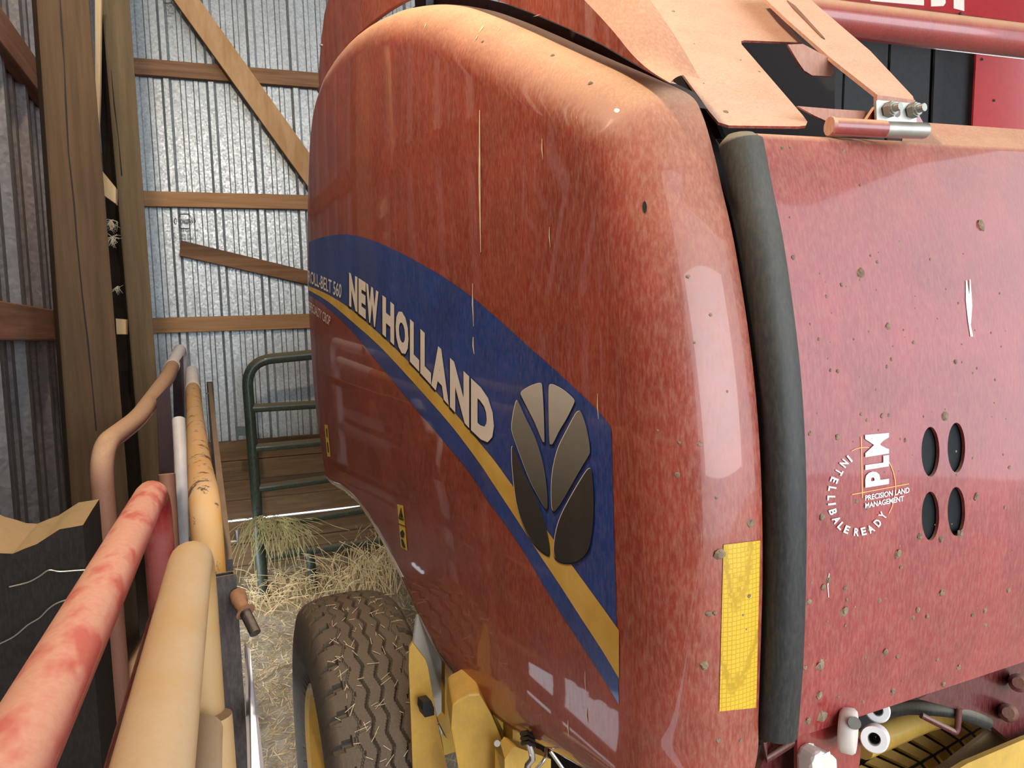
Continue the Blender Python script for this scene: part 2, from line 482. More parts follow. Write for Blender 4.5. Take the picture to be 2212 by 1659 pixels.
# girts of the left wall
def lgirt(p, q, z0off, label):
    a = onX(*p, XL + .045); b = onX(*q, XL + .045)
    o = mk('wall_girt', lambda bm: (box(bm, (XL + .006, -1., b.z), (XL + .05, 5.2, a.z)), bev(bm, .004)), LEFTGIRT)
    return tag(o, label, 'girt', 'horizontal timbers on the left wall')
lgirt((0, 650), (0, 735), 0, 'red-brown girt on the left wall at eye level, meeting the thick post')
lgirt((40, 75), (40, 145), 0, 'cobwebbed girt high on the left wall at the frame corner')

# maker's stamp printed on the back wall sheets
def stick_w(x, y):
    r = ray(x, y).normalized(); h = BVW.ray_cast(CAM, r)
    return h[0] - Vector((0, .0012, 0)) if h[0] is not None else onY(x, y, YB - .001)
def stamp(name, quads, cx, cy, s, label, cross=True):
    P = lambda x, y: stick_w(x, y)
    t = thing(name, label, 'printed stamp', P(cx, cy))
    if cross:
        def cr(bm):
            pts = [(-.5, -1), (.5, -1), (.62, -.45), (1, -.45), (1.15, 0), (1, .45), (.62, .45), (.5, 1), (-.5, 1), (-.62, .45), (-1, .45), (-1.15, 0), (-1, -.45), (-.62, -.45)]
            a = [P(cx + u * s * 1.0, cy + v * s * .78) for u, v in pts]; b = [P(cx + u * s * .91, cy + v * s * .70) for u, v in pts]
            for i in range(len(a)):
                j = (i + 1) % len(a)
                bm.faces.new([bm.verts.new(v) for v in (a[i], a[j], b[j], b[i])])
        mk('emblem_outline', cr, LABELINK, t)
    def tx(bm):
        for st, (x0, y0, x1, y1), bold in quads:
            put_text(bm, st, quadmap((x0, y1), (x1, y1), (x0, y0), (x1, y0), P), bold)
    mk('lettering', tx, LABELINK, t)
stamp('wall_stamp', [('STRONGSPAN', (380, 473, 417, 484), .02), ('Granite City Steel', (376, 494, 428, 502), 0), ('Division of', (376, 503, 411, 510), 0),
      ('National Steel', (377, 511, 418, 518), 0), ('Corporation', (377, 519, 412, 527), 0)], 399, 478, 21, 'black steel maker stamp with lettered cross on the back wall, above slanted board')
stamp('wall_stamp', [('Granite City', (338, 10, 372, 17), 0), ('Division of', (338, 18, 366, 24), 0), ('National Steel', (338, 25, 376, 31), 0), ('Corporation', (339, 32, 371, 38), 0),
      ('USA', (340, 40, 350, 44), 0), ('TOUGHEST', (341, 49, 366, 54), 0), ('MADE IN USA', (341, 56, 374, 61), 0)], 362, -6, 17, 'faded black steel maker stamp near the top of back wall, left of brace')

# ------------------------------------------------------------------ the round baler
V0 = .626
bal = thing('round_baler', 'large dusty red round baler with blue and gold stripe and rounded side shield', 'round baler', B(1.8, 1.3, 0))

def panel_outline(ctrl, vref=V0):
    """ctrl: (x, y, r, kind): where the silhouette or the end edge shows, plus the rounding radius there"""
    pts = []
    for x, y, r, k, w in ctrl:
        v = vref + (r + w if k == 'e' else .2 * r)
        q = uvz(onV(x, y, v)); pts.append([q.x, q.z])
    c = uvz(CAM)
    for it in range(4):
        n = len(pts); new = []
        for i in range(n):
            x, y, r, k, w = ctrl[i]
            if k == 'e':
                new.append(pts[i]); continue
            a, b = pts[i - 1], pts[(i + 1) % n]
            t = Vector((b[0] - a[0], b[1] - a[1])).normalized(); nn = Vector((-t.y, t.x))
            if OUTSIGN < 0: nn = -nn
            q = Vector((pts[i][0], vref, pts[i][1])); wv = c - q
            den = -(nn.x * wv.x + nn.y * wv.z); num = vref - c.y    # cos*(vref-cv) = sin*den
            ph = math.atan2(num, den) if den > 0 else math.pi / 2
            s = uvz(onV(x, y, vref + r * (1 - math.cos(ph))))
            new.append([s.x + nn.x * r * (1 - math.sin(ph)), s.z + nn.y * r * (1 - math.sin(ph))])
        pts = new
    return [Vector((p[0], p[1], ctrl[i][2])) for i, p in enumerate(pts)]

def shell(bm, out, vref, w, K=8, n=5):
    P = catmull(out, n, True); m = len(P)
    nr = []
    for i in range(m):
        t = (P[(i + 1) % m] - P[i - 1]); t = Vector((t.x, t.y)).normalized()
        nr.append(Vector((-t.y, t.x)) * OUTSIGN)
    rings = []
    for k in range(K + 1):
        ph = math.pi / 2 * k / K
        rings.append([bm.verts.new(B(P[i].x - nr[i].x * P[i].z * (1 - math.sin(ph)), vref + P[i].z * (1 - math.cos(ph)), P[i].y - nr[i].y * P[i].z * (1 - math.sin(ph)))) for i in range(m)])
    rings.append([bm.verts.new(B(P[i].x, vref + P[i].z + w, P[i].y)) for i in range(m)])
    for a, b in zip(rings, rings[1:]):
        for i in range(m): bm.faces.new((a[i], a[(i + 1) % m], b[(i + 1) % m], b[i]))
    bm.faces.new(rings[0]); bm.faces.new(rings[-1][::-1])

OUTSIGN = 1
RT, RC, RB, RF = .10, .11, .09, .025
WE = .03
S_ = lambda L, r, k='s', w=WE: [(x, y, r, k, w) for x, y in L]
CTRL = (S_([(704, 1028)], .03) + S_([(695, 971), (680, 863), (671, 736), (665, 620), (664, 520), (665, 420), (668, 330), (674, 262)], RF)
        + S_([(682, 222)], .04) + S_([(692, 192)], .06) + S_([(708, 158), (735, 116), (775, 75), (820, 45), (872, 22), (930, 11), (985, 10), (1040, 19), (1100, 40), (1160, 65), (1230, 97), (1300, 128), (1380, 163)], RT)
        + [(1490, 205, RC, 'e', WE), (1518, 250, RC, 'e', WE)]
        + S_([(1543, 335), (1560, 410), (1583, 510), (1607, 650), (1627, 800), (1640, 950), (1646, 1100), (1647, 1250), (1643, 1400), (1638, 1550)], RC, 'e')
        + [(1636, 1630, RC, 'e', WE), (1632, 1720, .09, 'e', .05), (1606, 1830, .06, 'e', .08)] + S_([(1450, 1800)], .06) + S_([(1330, 1705)], .08) + S_([(1260, 1661)], RB) + S_([ (1190, 1620), (1120, 1583), (1060, 1540), (1000, 1482), (960, 1432), (930, 1386), (905, 1334), (875, 1268), (838, 1194), (800, 1127)], RB)
        + S_([(772, 1086), (745, 1062)], .06) + S_([(722, 1047)], .04))
# orientation of the outline in (u, z)
tmp = [uvz(onV(c[0], c[1], V0)) for c in CTRL]
area = sum(tmp[i - 1].x * tmp[i].z - tmp[i].x * tmp[i - 1].z for i in range(len(tmp)))
OUTSIGN = -1 if area > 0 else 1
OUT = panel_outline(CTRL)
bmS = bmesh.new(); shell(bmS, OUT, V0, WE)
bmesh.ops.recalc_face_normals(bmS, faces=bmS.faces)
BVS = BVHTree.FromBMesh(bmS)
side = link('side_shield', bmS, REDSIDE, bal, True, 40)

def stick(x, y, bvh, off=.0008):
    r = ray(x, y).normalized(); h = bvh.ray_cast(CAM, r)
    if h[0] is None: return onV(x, y, V0 - off)
    n = h[1] if h[1].dot(r) < 0 else -h[1]
    return h[0] + n * off
flat = lambda off: (lambda x, y: onV(x, y, V0 - off))
def sticker(name, pts, off, mat, parent=side, label=None):
    f = flat(off)
    return mk(name, lambda bm: bm.faces.new([bm.verts.new(f(x, y)) for x, y in pts]), mat, parent, label=label)

band_top = [(667, 523), (690, 514), (726, 507), (755, 507), (788, 514), (824, 527), (871, 549), (925, 579), (962, 601), (1016, 639), (1070, 684), (1142, 749), (1215, 814), (1287, 883), (1320, 923)]
band_bot = [(1337, 1523), (1300, 1461), (1240, 1369), (1184, 1281), (1138, 1202), (1095, 1138), (1052, 1079), (1016, 1023), (962, 957), (907, 896), (853, 837), (799, 779), (745, 698), (716, 672), (690, 651), (667, 637)]
band_bot = [(1337, 1523), (1300, 1461), (1240, 1369), (1184, 1281), (1138, 1202), (1095, 1138), (1052, 1079), (1016, 1023), (962, 957), (907, 893), (853, 828), (799, 762), (757, 711), (716, 672), (690, 651), (667, 637)]
sm = lambda L: [(p.x, p.y) for p in catmull([(x, y, 0) for x, y in L], 4)]
sticker('stripe_decal', sm(band_top) + sm(band_bot), .0008, BLUE, label='blue sweeping stripe decal')
gold_top = [(667, 618), (708, 636), (755, 666), (817, 719), (871, 770), (925, 828), (980, 889), (1034, 954), (1070, 998), (1110, 1053), (1150, 1103), (1186, 1152), (1236, 1222), (1300, 1310), (1337, 1362)]
gold_bot = [(1337, 1466), (1300, 1404), (1255, 1335), (1208, 1262), (1164, 1196), (1120, 1128), (1066, 1046), (1034, 998), (980, 926), (925, 862), (871, 802), (817, 745), (755, 690), (708, 651), (667, 627)]
sticker('gold_stripe', sm(gold_top) + sm(gold_bot), .0014, GOLD, label='tapering golden stripe')

# lettering on the blue stripe
def ipol(xs, ys, deg=4):
    c = np.polyfit(np.array(xs) - 900., ys, deg); return lambda x: float(np.polyval(c, x - 900.))
yb = ipol([756, 813, 830, 886, 913, 933, 969, 1010, 1021, 1065], [662, 709.7, 724, 784, 809, 836, 872, 923, 933, 974])
yt = ipol([754, 770, 817, 825, 849, 884, 907, 943, 971, 1014, 1045, 1065], [588, 599, 626.5, 638, 657, 690, 710, 738.6, 775, 814.5, 842, 862])
LET = [('N', 754, 772), ('E', 774.5, 790), ('W', 790.5, 817.5), ('H', 826, 851.5), ('O', 854.5, 882.5), ('L', 885.5, 905.5), ('L', 908, 931), ('A', 931.5, 969.5), ('N', 972, 1013.5), ('D', 1017.5, 1067)]
def brand(off, dx, dy, grow=0):
    def f(bm):
        for ch, a, b in LET:
            pr = flat(off)
            a2, b2 = a - grow, b + grow
            put_text(bm, ch, quadmap((a2 + dx, yb(a) + dy + grow), (b2 + dx, yb(b) + dy + grow), (a2 + dx, yt(a) + dy - grow), (b2 + dx, yt(b) + dy - grow), pr), .062)
    return f
mk('brand_lettering_shadow', brand(.0018, -1.5, 3.5, .8), SHADOWV, side, label='thin black shadow edge of the lettering')
mk('brand_lettering', brand(.0024, 0, 0), WHITE, side, label='large cream capital lettering on the stripe')
def model(bm):
    pr = flat(.0024)
    put_text(bm, 'ROLL-BELT 560', quadmap((666, 610), (737, 645), (665, 583), (738, 614), pr), .012)
mk('model_lettering', model, WHITE, side, label='small cream lettering at the far end of the stripe')
mk('crop_lettering', lambda bm: put_text(bm, 'SPECIALTY CROP', quadmap((668, 670), (712.5, 704), (666, 650), (714, 684), flat(.0024)), .0), WHITE, side, label='small cream lettering under the stripe')

# leaf emblem
EK = lambda L: [(1060 + x / 3.771, 800 + y / 3.771) for x, y in L]
PET = [
    ('a', [(244, 188), (262, 165), (320, 130), (375, 110), (400, 106), (414, 114), (421, 150), (430, 300), (438, 560), (432, 582), (418, 572), (360, 430), (300, 310), (250, 210)]),
    ('a', [(474, 130), (488, 117), (520, 122), (590, 160), (650, 210), (680, 245), (676, 275), (620, 390), (560, 490), (510, 590), (490, 602), (478, 580), (472, 400), (470, 200)]),
    ('b', [(214, 248), (228, 262), (290, 400), (350, 520), (400, 660), (435, 800), (456, 950), (464, 1080), (460, 1122), (446, 1125), (400, 1050), (330, 920), (270, 770), (200, 580), (172, 480), (182, 370), (200, 280)]),
    ('b', [(720, 333), (740, 350), (775, 450), (800, 570), (808, 650), (800, 690), (740, 790), (660, 930), (580, 1070), (530, 1140), (514, 1150), (500, 1120), (494, 1000), (500, 860), (520, 740), (555, 620), (620, 490), (690, 360)]),
    ('c', [(180, 622), (196, 650), (240, 760), (300, 900), (370, 1040), (410, 1150), (450, 1280), (476, 1420), (478, 1490), (462, 1503), (400, 1460), (330, 1380), (270, 1270), (230, 1160), (205, 1050), (186, 900), (174, 760), (172, 640)]),
    ('c', [(808, 800), (822, 815), (832, 920), (838, 1080), (834, 1230), (815, 1380), (790, 1470), (740, 1530), (680, 1562), (600, 1566), (540, 1540), (518, 1500), (516, 1420), (535, 1300), (570, 1190), (630, 1070), (710, 930), (780, 820)]),
]
zz = lambda y: onV(1190, y, V0).z
LM = {'a': leaf_mat('leaf_light', (.36, .33, .28), (.58, .54, .47), zz(960), zz(830)), 'b': leaf_mat('leaf_mid', (.085, .078, .062), (.26, .25, .21), zz(1100), zz(880)), 'c': leaf_mat('leaf_dark', (.03, .027, .022), (.06, .055, .045), zz(1200), zz(980))}
for i, (k, L) in enumerate(PET):
    pts = [(p.x, p.y) for p in catmull([(x, y, 0) for x, y in EK(L)], 3, True)]
    cx = sum(p[0] for p in pts) / len(pts); cy = sum(p[1] for p in pts) / len(pts)
    sh = [(x + (x - cx) * .02 - .3, y + (y - cy) * .012 + 2.5) for x, y in pts]
    def leaf(bm, pts=pts):
        bm.faces.new([bm.verts.new(onV(x, y, V0 - .0030)) for x, y in pts])
    o = mk('emblem_leaf', leaf, LM[k], side)
    mk('leaf_highlight', lambda bm: bm.faces.new([bm.verts.new(onV(x - (1.2 if k != 'a' else 0), y - 1.2, V0 - .0026)) for x, y in pts]), WHITE, side)
    mk('leaf_shadow', lambda bm: bm.faces.new([bm.verts.new(onV(x, y, V0 - .0022)) for x, y in sh]), SHADOWV, side)

# small safety labels
def warn(name, quad, marks):
    o = sticker(name, quad, .0012, STICKERY, label='narrow yellow safety label')
    mk('warning_symbol', lambda bm: [bm.faces.new([bm.verts.new(onV(x, y, V0 - .0022)) for x, y in m]) for m in marks], SHADOWV, side)
warn('safety_label', [(858, 1089), (871, 1092), (880, 1190), (866, 1182)],
     [[(861, 1118), (866, 1096), (867, 1099), (863, 1117)], [(866, 1096), (872, 1122), (871, 1124), (865, 1099)], [(861, 1117), (872, 1122), (872, 1125), (861, 1120)], [(864, 1115), (867, 1106), (869, 1116), (867, 1119)],
      [(860, 1130), (875, 1136), (875, 1138), (860, 1132)], [(864, 1150), (870, 1144), (874, 1153), (871, 1162), (866, 1160)], [(866, 1164), (871, 1166), (876, 1182), (872, 1184), (868, 1178)]])
warn('safety_label', [(701, 917), (708, 918), (714, 987), (707, 986)], [[(704, 925), (706.5, 926), (707.5, 945), (705.5, 944)], [(706, 955), (708.5, 956), (710.5, 978), (708, 977)]])

# reflector tape on the rounded corner
def grid_on(bm, quad, nx, ny, bvh, off):
    (ax, ay), (bx, by), (cx, cy), (dx, dy) = quad      # tl, tr, br, bl
    g = []
    for j in range(ny + 1):
        t = j / ny
        g.append([bm.verts.new(stick((ax + (dx - ax) * t) * (1 - s) + (bx + (cx - bx) * t) * s, (ay + (dy - ay) * t) * (1 - s) + (by + (cy - by) * t) * s, bvh, off)) for s in (i / nx for i in range(nx + 1))])
    for j in range(ny):
        for i in range(nx): bm.faces.new((g[j][i], g[j][i + 1], g[j + 1][i + 1], g[j + 1][i]))
mk('reflector', lambda bm: grid_on(bm, [(1562, 1176), (1641, 1167), (1632, 1528), (1553, 1536)], 8, 24, BVS, .0012), REFLECT, side, True, label='yellow honeycomb reflector tape')

def ell(x, y, a, b, k=1., n=32):
    return [(x + a * k * math.cos(t), y + b * k * math.sin(t)) for t in (2 * math.pi * i / n for i in range(n))]
# streaks, chaff and droppings stuck on the shield
def streaks(bm):
    for x, y0, y1, w in ((1037, 238, 545, 2.2), (1022, 612, 705, 1.3), (1023, 728, 765, 1.6), (1188, 490, 535, 1.), (1172, 300, 345, 1.2), (1292, 850, 905, 1.2), (1268, 1530, 1562, 1.2), (1265, 1450, 1495, .8), (1228, 1555, 1590, 1.1)):
        bm.faces.new([bm.verts.new(stick(a, b, BVS, .0012)) for a, b in ((x - w * .3, y0), (x + w * .6, y0), (x + w, (y0 + y1) / 2), (x + w * .5 + 2, y1), (x - w * .1 + 2, y1), (x - w, (y0 + y1) / 2))])
    for x, y, L, a in ((920, 55, 16, -70), (1042, 60, 34, -58), (1030, 82, 18, -60), (1078, 65, 12, -55), (1160, 33, 18, -20)):
        dx, dy = math.cos(math.radians(a)) * L / 2, math.sin(math.radians(a)) * L / 2
        bm.faces.new([bm.verts.new(stick(x + p, y + q, BVS, .0012)) for p, q in ((dx, dy), (dy * .15, -dx * .15 + 1), (-dx, -dy), (-dy * .15, dx * .15))])
mk('plug_hole', lambda bm: bm.faces.new([bm.verts.new(stick(x, y, BVS, .001)) for x, y in ell(1393, 448, 4.5, 13)]), DARK, side, label='small dark oval hole')
mk('dried_streaks', streaks, STRAWFLECK, side, label='thin pale dried streaks and chaff', kind='stuff')

def blob(bm, p, n, r, fl=.45, tall=1.):
    """a lump of dried mud pressed on a surface"""
    a = n.orthogonal().normalized(); b = n.cross(a); ang = random.uniform(0, 6.28)
    a, b = a * math.cos(ang) + b * math.sin(ang), b * math.cos(ang) - a * math.sin(ang)
    k = 8; rings = []
    for h, s in ((0, 1.), (.5, .85), (1., .45)):
        rings.append([bm.verts.new(p + (a * math.cos(t) + b * math.sin(t) * tall) * r * s * random.uniform(.7, 1.2) + n * r * fl * h) for t in (2 * math.pi * i / k for i in range(k))])
    for q, w in zip(rings, rings[1:]):
        for i in range(k): bm.faces.new((q[i], q[(i + 1) % k], w[(i + 1) % k], w[i]))
    bm.faces.new(rings[-1])
def muds(L, bvh):
    def f(bm):
        for x, y, r in L:
            h = bvh.ray_cast(CAM, ray(x, y).normalized())
            if h[0] is None: continue
            d = (h[0] - CAM).length; n = h[1] if h[1].dot(h[0] - CAM) < 0 else -h[1]
            blob(bm, h[0], n, r * d / F)
    return f
SM = [(1555, 1197, 13), (1621, 1131, 10), (1617, 1287, 7), (1604, 1328, 5), (1611, 1359, 4), (1531, 1326, 7), (1544, 1324, 5), (1522, 1437, 10), (1551, 1600, 5), (1511, 960, 5), (1463, 1025, 6), (1486, 597, 5), (1535, 680, 4), (1467, 956, 4), (1571, 846, 3),
      (1194, 120, 5), (1276, 180, 6), (1043, 90, 4), (1548, 1075, 4), (1575, 1180, 4), (1500, 740, 3), (1420, 930, 3), (1650, 1590, 4), (1514, 955, 4), (1600, 1600, 4)]
mk('mud_flecks', muds(SM, BVS), MUD, side, label='scattered flecks of dried mud', kind='stuff')

# front shield beyond the rubber strip
VF = V0 + .215
bow = [(1655, 300), (1675, 400), (1693, 500), (1712, 630), (1725, 750), (1733, 900), (1737, 1050), (1737, 1200), (1730, 1400), (1708, 1590)]
bp = [uvz(onV(x, y, VF)) for x, y in bow]
GC = np.polyfit([p.z for p in bp], [p.x for p in bp], 3)
TILT = -.047
def gfront(v, z): return float(np.polyval(GC, z)) + TILT * (v - VF)
def onF(x, y, off=0.):
    """where the line of sight meets the bowed front shield"""
    r = ray(x, y); v = VF
    p = onV(x, y, VF + .2)
    for _ in range(14):
        q = uvz(p); u = gfront(q.y, min(max(q.z, 1.0), 2.0)) - off
        n = (UD - VD * TILT)
        p = on(x, y, UD * (u - TILT * q.y), n)
    return p
a1, a2 = uvz(onF(1660, 302)), uvz(onF(2205, 328)); b1, b2 = uvz(onF(1710, 1597)), uvz(onF(2205, 1432))
lin = lambda p, q, v: p.z + (q.z - p.z) * (v - p.y) / (q.y - p.y)
t1, t2 = onF(1660, 284), onF(2205, 262)
VHS = uvz(onF(1975, 300)).y
def front_bm(bm):
    nv, nz = 40, 30; g = []
    for i in range(nv + 1):
        v = VF - .01 + (1.0) * i / nv; zt_, zb_ = lin(a1, a2, v), lin(b1, b2, v); col = []
        col.append(B(gfront(v, zb_) + .02, v, zb_ - .004)); 
        for j in range(nz + 1):
            z = zb_ + (zt_ - zb_) * j / nz; col.append(B(gfront(v, z), v, z))
        u0 = gfront(v, zt_); L = .001 + .036 * min(1., max(0., (v - VHS) / .05))
        for (du, dz) in ((.002, .005), (.007, .009), (.014, .0115), (.018 + L * .55, .012 + L * .62), (.018 + L * 1.3, .012 + L * 1.3)):
            col.append(B(u0 + du, v, zt_ + dz))
        g.append([bm.verts.new(p) for p in col])
    for i in range(nv):
        for j in range(len(g[0]) - 1): bm.faces.new((g[i][j], g[i + 1][j], g[i + 1][j + 1], g[i][j + 1]))
bmF = bmesh.new(); front_bm(bmF); bmesh.ops.recalc_face_normals(bmF, faces=bmF.faces)
BVF = BVHTree.FromBMesh(bmF)
front = link('front_shield', bmF, REDFRONT, bal, True, 60)
HOLES = [(2010, 976, 19.5, 54), (2066, 967, 19, 54), (2010, 1115, 19, 53), (2066, 1105, 19, 53)]
cutters = []

for x, y, a, b in HOLES:
    P = [onF(*q) for q in ell(x, y, a, b)]
    bm = bmesh.new(); prism(bm, [p - UD * .03 for p in P], UD * .06); cutters.append(link('cut', bm, DARK))
sol = front.modifiers.new('s', 'SOLIDIFY'); sol.thickness = .005; sol.offset = -1
for c in cutters:
    mo = front.modifiers.new('b', 'BOOLEAN'); mo.operation = 'DIFFERENCE'; mo.object = c; mo.solver = 'EXACT'
bpy.context.view_layer.update()
me = bpy.data.meshes.new_from_object(front.evaluated_get(bpy.context.evaluated_depsgraph_get()))
front.modifiers.clear(); front.data = me
for c in cutters: bpy.data.objects.remove(c)
me.polygons.foreach_set('use_smooth', [True] * len(me.polygons)); me.set_sharp_from_angle(angle=math.radians(45))
VENTSHADE = plain('vent_shade', (.004, .007, .008), .45, spec=.25)  # near-black dish colour paints the shade inside the openings
for x, y, a, b in HOLES:
    P = [onF(*q) + UD * .006 for q in ell(x, y, a, b, 1.25)]; c = sum(P, Vector()) / len(P) + UD * .006
    def dish(bm):
        R = [bm.verts.new(p) for p in P]; m = bm.verts.new(c)
        for i in range(len(R)): bm.faces.new((R[i], R[(i + 1) % len(R)], m))
    mk('vent_hole', dish, VENTSHADE, front, True, 80, label='dark oval opening')

# round sticker on the front shield
PK = lambda x, y: (1760 + x / 5.925, 900 + y / 5.925)
fr = lambda off: (lambda x, y: stick(x, y, BVF, off))
def strip(bm, pts, w, proj):
    pts = [Vector((x, y, 0)) for x, y in pts]
    for i in range(len(pts) - 1):
        d = (pts[i + 1] - pts[i]).normalized(); n = Vector((-d.y, d.x, 0)) * w / 2
        bm.faces.new([bm.verts.new(proj(q.x, q.y)) for q in (pts[i] - n, pts[i] + n, pts[i + 1] + n, pts[i + 1] - n)])
def lines(bm):
    p = fr(.001)
    strip(bm, [PK(586, 258), PK(602, 1040)], 2.0, p); strip(bm, [PK(468, 996), PK(1198, 858)], 2.0, p)
    strip(bm, [PK(*q) for q in ((462, 440), (520, 410), (580, 397), (640, 392), (690, 398))], 1.8, p)
    strip(bm, [PK(*q) for q in ((935, 565), (970, 630), (1000, 710), (1020, 800), (1028, 900), (1024, 980), (1005, 1070), (980, 1160), (944, 1235))], 1.8, p)
mk('sticker_lines', lines, ORANGEV, front, label='thin orange crosshair and arc lines')
def plm(bm):
    p = fr(.0016)
    for ch, y0, y1 in (('P', 908, 680), ('L', 682, 490), ('M', 518, 208)):
        sl = -.16
        # letters read upward: text x runs up the picture, text y runs to the left
        x0, x1 = 630, 938
        put_text(bm, ch, quadmap(PK(x1, y0 + sl * (x1 - x0)), PK(x1, y1 + sl * 0 if ch == 'M' else y1 + sl * 0), PK(x0 + 6, y0), PK(x0 + 2, y1 - sl * 160 if ch == 'M' else y1 - sl * 200), p), .02 if ch == 'M' else .05)
mk('short_lettering', plm, PUREWHITE, front, label='bold white letters reading upward')
def prec(bm):
    p = fr(.0016)
    put_text(bm, 'PRECISION LAND', quadmap(PK(634, 1074), PK(1200, 972), PK(634, 1006), PK(1200, 900), p), .02)
    put_text(bm, 'MANAGEMENT', quadmap(PK(634, 1172), PK(1128, 1078), PK(634, 1104), PK(1128, 1008), p), .02)
mk('small_lettering', prec, PUREWHITE, front, label='two lines of small white capitals')
RING = [('I', 450, 530, -28), ('N', 372, 588, 0), ('T', 308, 705, 0), ('E', 240, 815, 0), ('L', 214, 925, 0), ('L', 202, 1040, 0), ('I', 208, 1118, 0), ('B', 226, 1212, 0), ('A', 268, 1318, 0), ('L', 330, 1402, 0), ('E', 405, 1448, 0), ('R', 520, 1476, 0), ('E', 612, 1462, 0), ('A', 708, 1430, 0), ('D', 800, 1360, 0), ('Y', 866, 1262, 0)]
RP = [(436, 537), (364, 596), (300, 706), (238, 812), (212, 924), (200, 1040), (208, 1116), (222, 1216), (268, 1318), (326, 1396), (400, 1442), (524, 1474), (614, 1464), (706, 1434), (794, 1356), (860, 1262)]
RW = [34, 108, 92, 92, 84, 84, 34, 96, 108, 84, 88, 88, 88, 108, 100, 96]
def ringtxt(bm):
    p = fr(.0016); c = (560, 940)
    for i, (x, y) in enumerate(RP):
        a, b = RP[max(i - 1, 0)], RP[min(i + 1, len(RP) - 1)]
        t = Vector((b[0] - a[0], b[1] - a[1])).normalized(); n = Vector((t.y, -t.x)); n = n if n.dot(Vector((c[0] - x, c[1] - y))) > 0 else -n
        w, h = RW[i] * .36, 50
        q = lambda s, k: PK(x + t.x * w * s + n.x * h * k, y + t.y * w * s + n.y * h * k)
        put_text(bm, 'INTELLIBALEREADY'[i], quadmap(q(-1, -1), q(1, -1), q(-1, 1), q(1, 1), p), .03)
mk('ring_lettering', ringtxt, PUREWHITE, front, label='white capitals set around a circle')
FM = [(2118, 487, 11), (1859, 590, 11), (1714, 556, 6), (1895, 566, 4), (1880, 552, 3), (1818, 615, 5), (1785, 640, 4), (1918, 705, 7), (2070, 655, 3), (1973, 740, 4), (1925, 776, 4), (1769, 733, 4), (2064, 782, 5), (1810, 802, 5), (1794, 800, 4), (1916, 792, 4), (1860, 895, 4),
      (2041, 899, 9), (1809, 944, 7), (1750, 937, 6), (1905, 898, 5), (1920, 897, 4), (1872, 908, 4), (1775, 1118, 8), (1874, 1145, 4), (1939, 1197, 10), (1986, 1159, 8), (2033, 1164, 7), (2074, 1152, 9), (2109, 1073, 8), (1956, 951, 5), (1850, 1083, 5), (1873, 1095, 6), (1946, 1225, 5), (1789, 1252, 7), (1778, 1268, 7),
      (1825, 1271, 6), (1824, 1320, 10), (1747, 1300, 7), (1829, 1296, 4), (1900, 1297, 5), (1846, 1311, 3), (2035, 1280, 8), (1982, 1318, 7), (1972, 1334, 5), (2003, 1331, 5), (2101, 1328, 5), (2127, 1319, 5), (2178, 1275, 5), (1826, 1352, 4), (1912, 1408, 8), (1772, 1437, 11), (1739, 1443, 5), (1939, 1418, 5), (2024, 1425, 4),
      (1769, 1501, 9), (1811, 1505, 4), (1776, 1547, 12), (1745, 1557, 8), (1929, 1494, 7), (2037, 1478, 6), (2071, 1441, 6), (1864, 1516, 4), (1750, 700, 3), (2150, 820, 3), (1690, 320, 5), (1706, 318, 4), (2128, 1350, 4), (1706, 470, 3), (2010, 560, 3), (2180, 1010, 4), (2170, 1096, 4), (1713, 720, 3), (1822, 325, 4), (1858, 400, 3)]
FM += [(random.uniform(1740, 2205), random.uniform(520, 1500), random.uniform(1.2, 2.6)) for _ in range(110)]
mk('mud_flecks', muds(FM, BVF), MUD, front, label='scattered flecks of dried mud', kind='stuff')
def fst(bm):
    for L in ([(2086, 606, 1), (2090, 650, 5), (2092, 695, 2), (2098, 727, 3)], [(2094, 604, 1), (2096, 660, 3), (2094, 700, 2)], [(1790, 1238, .8), (1787, 1265, 1), (1789, 1290, .6)]):
        for a, b in zip(L, L[1:]):
            bm.faces.new([bm.verts.new(stick(x, y, BVF, .001)) for x, y in ((a[0] - a[2], a[1]), (a[0] + a[2], a[1]), (b[0] + b[2], b[1]), (b[0] - b[2], b[1]))])
mk('dried_streaks', fst, PUREWHITE, front, label='white dried streak', kind='stuff')

def plate(name, pts, v, th, mat, label=None, smooth=False, parent=bal, bw=.003):
    return mk(name, lambda bm: (prism(bm, [onV(x, y, v) for x, y in pts], VD * th)), mat, parent, label=label)
# rubber strip between the shields
RUB = [(1600, 308), (1607, 345), (1619, 410), (1641, 520), (1661, 655), (1678, 800), (1688, 950), (1692, 1100), (1691, 1250), (1687, 1400), (1681, 1500), (1675, 1580)]
rp = [onV(x, y, V0 + .175) for x, y in RUB]
rp = catmull(rp, 4)
mk('rubber_strip', lambda bm: tube(bm, [rp[0] + ZD * .014] + [rp[0] + ZD * .011] + [rp[0] + ZD * .004] + rp + [rp[-1] - ZD * .004, rp[-1] - ZD * .008], [.006, .018, .025] + [.030] * len(rp) + [.024, .012], 22), BLACKRUB, bal, True, 60, label='black rubber sealing strip')
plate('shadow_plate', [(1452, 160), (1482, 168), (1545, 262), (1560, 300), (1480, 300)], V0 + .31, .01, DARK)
mk('seal_channel', lambda bm: prism(bm, [onV(x, y, V0 + .235) + UD * .03 for x, y in ((1478, 170), (1510, 200), (1560, 300), (1600, 420), (1740, 800), (1740, 1620), (1600, 1640), (1600, 1000), (1540, 420))], VD * .02), BLACK, bal)

# arched upper shield behind and above the side shield
VA = V0 + .06

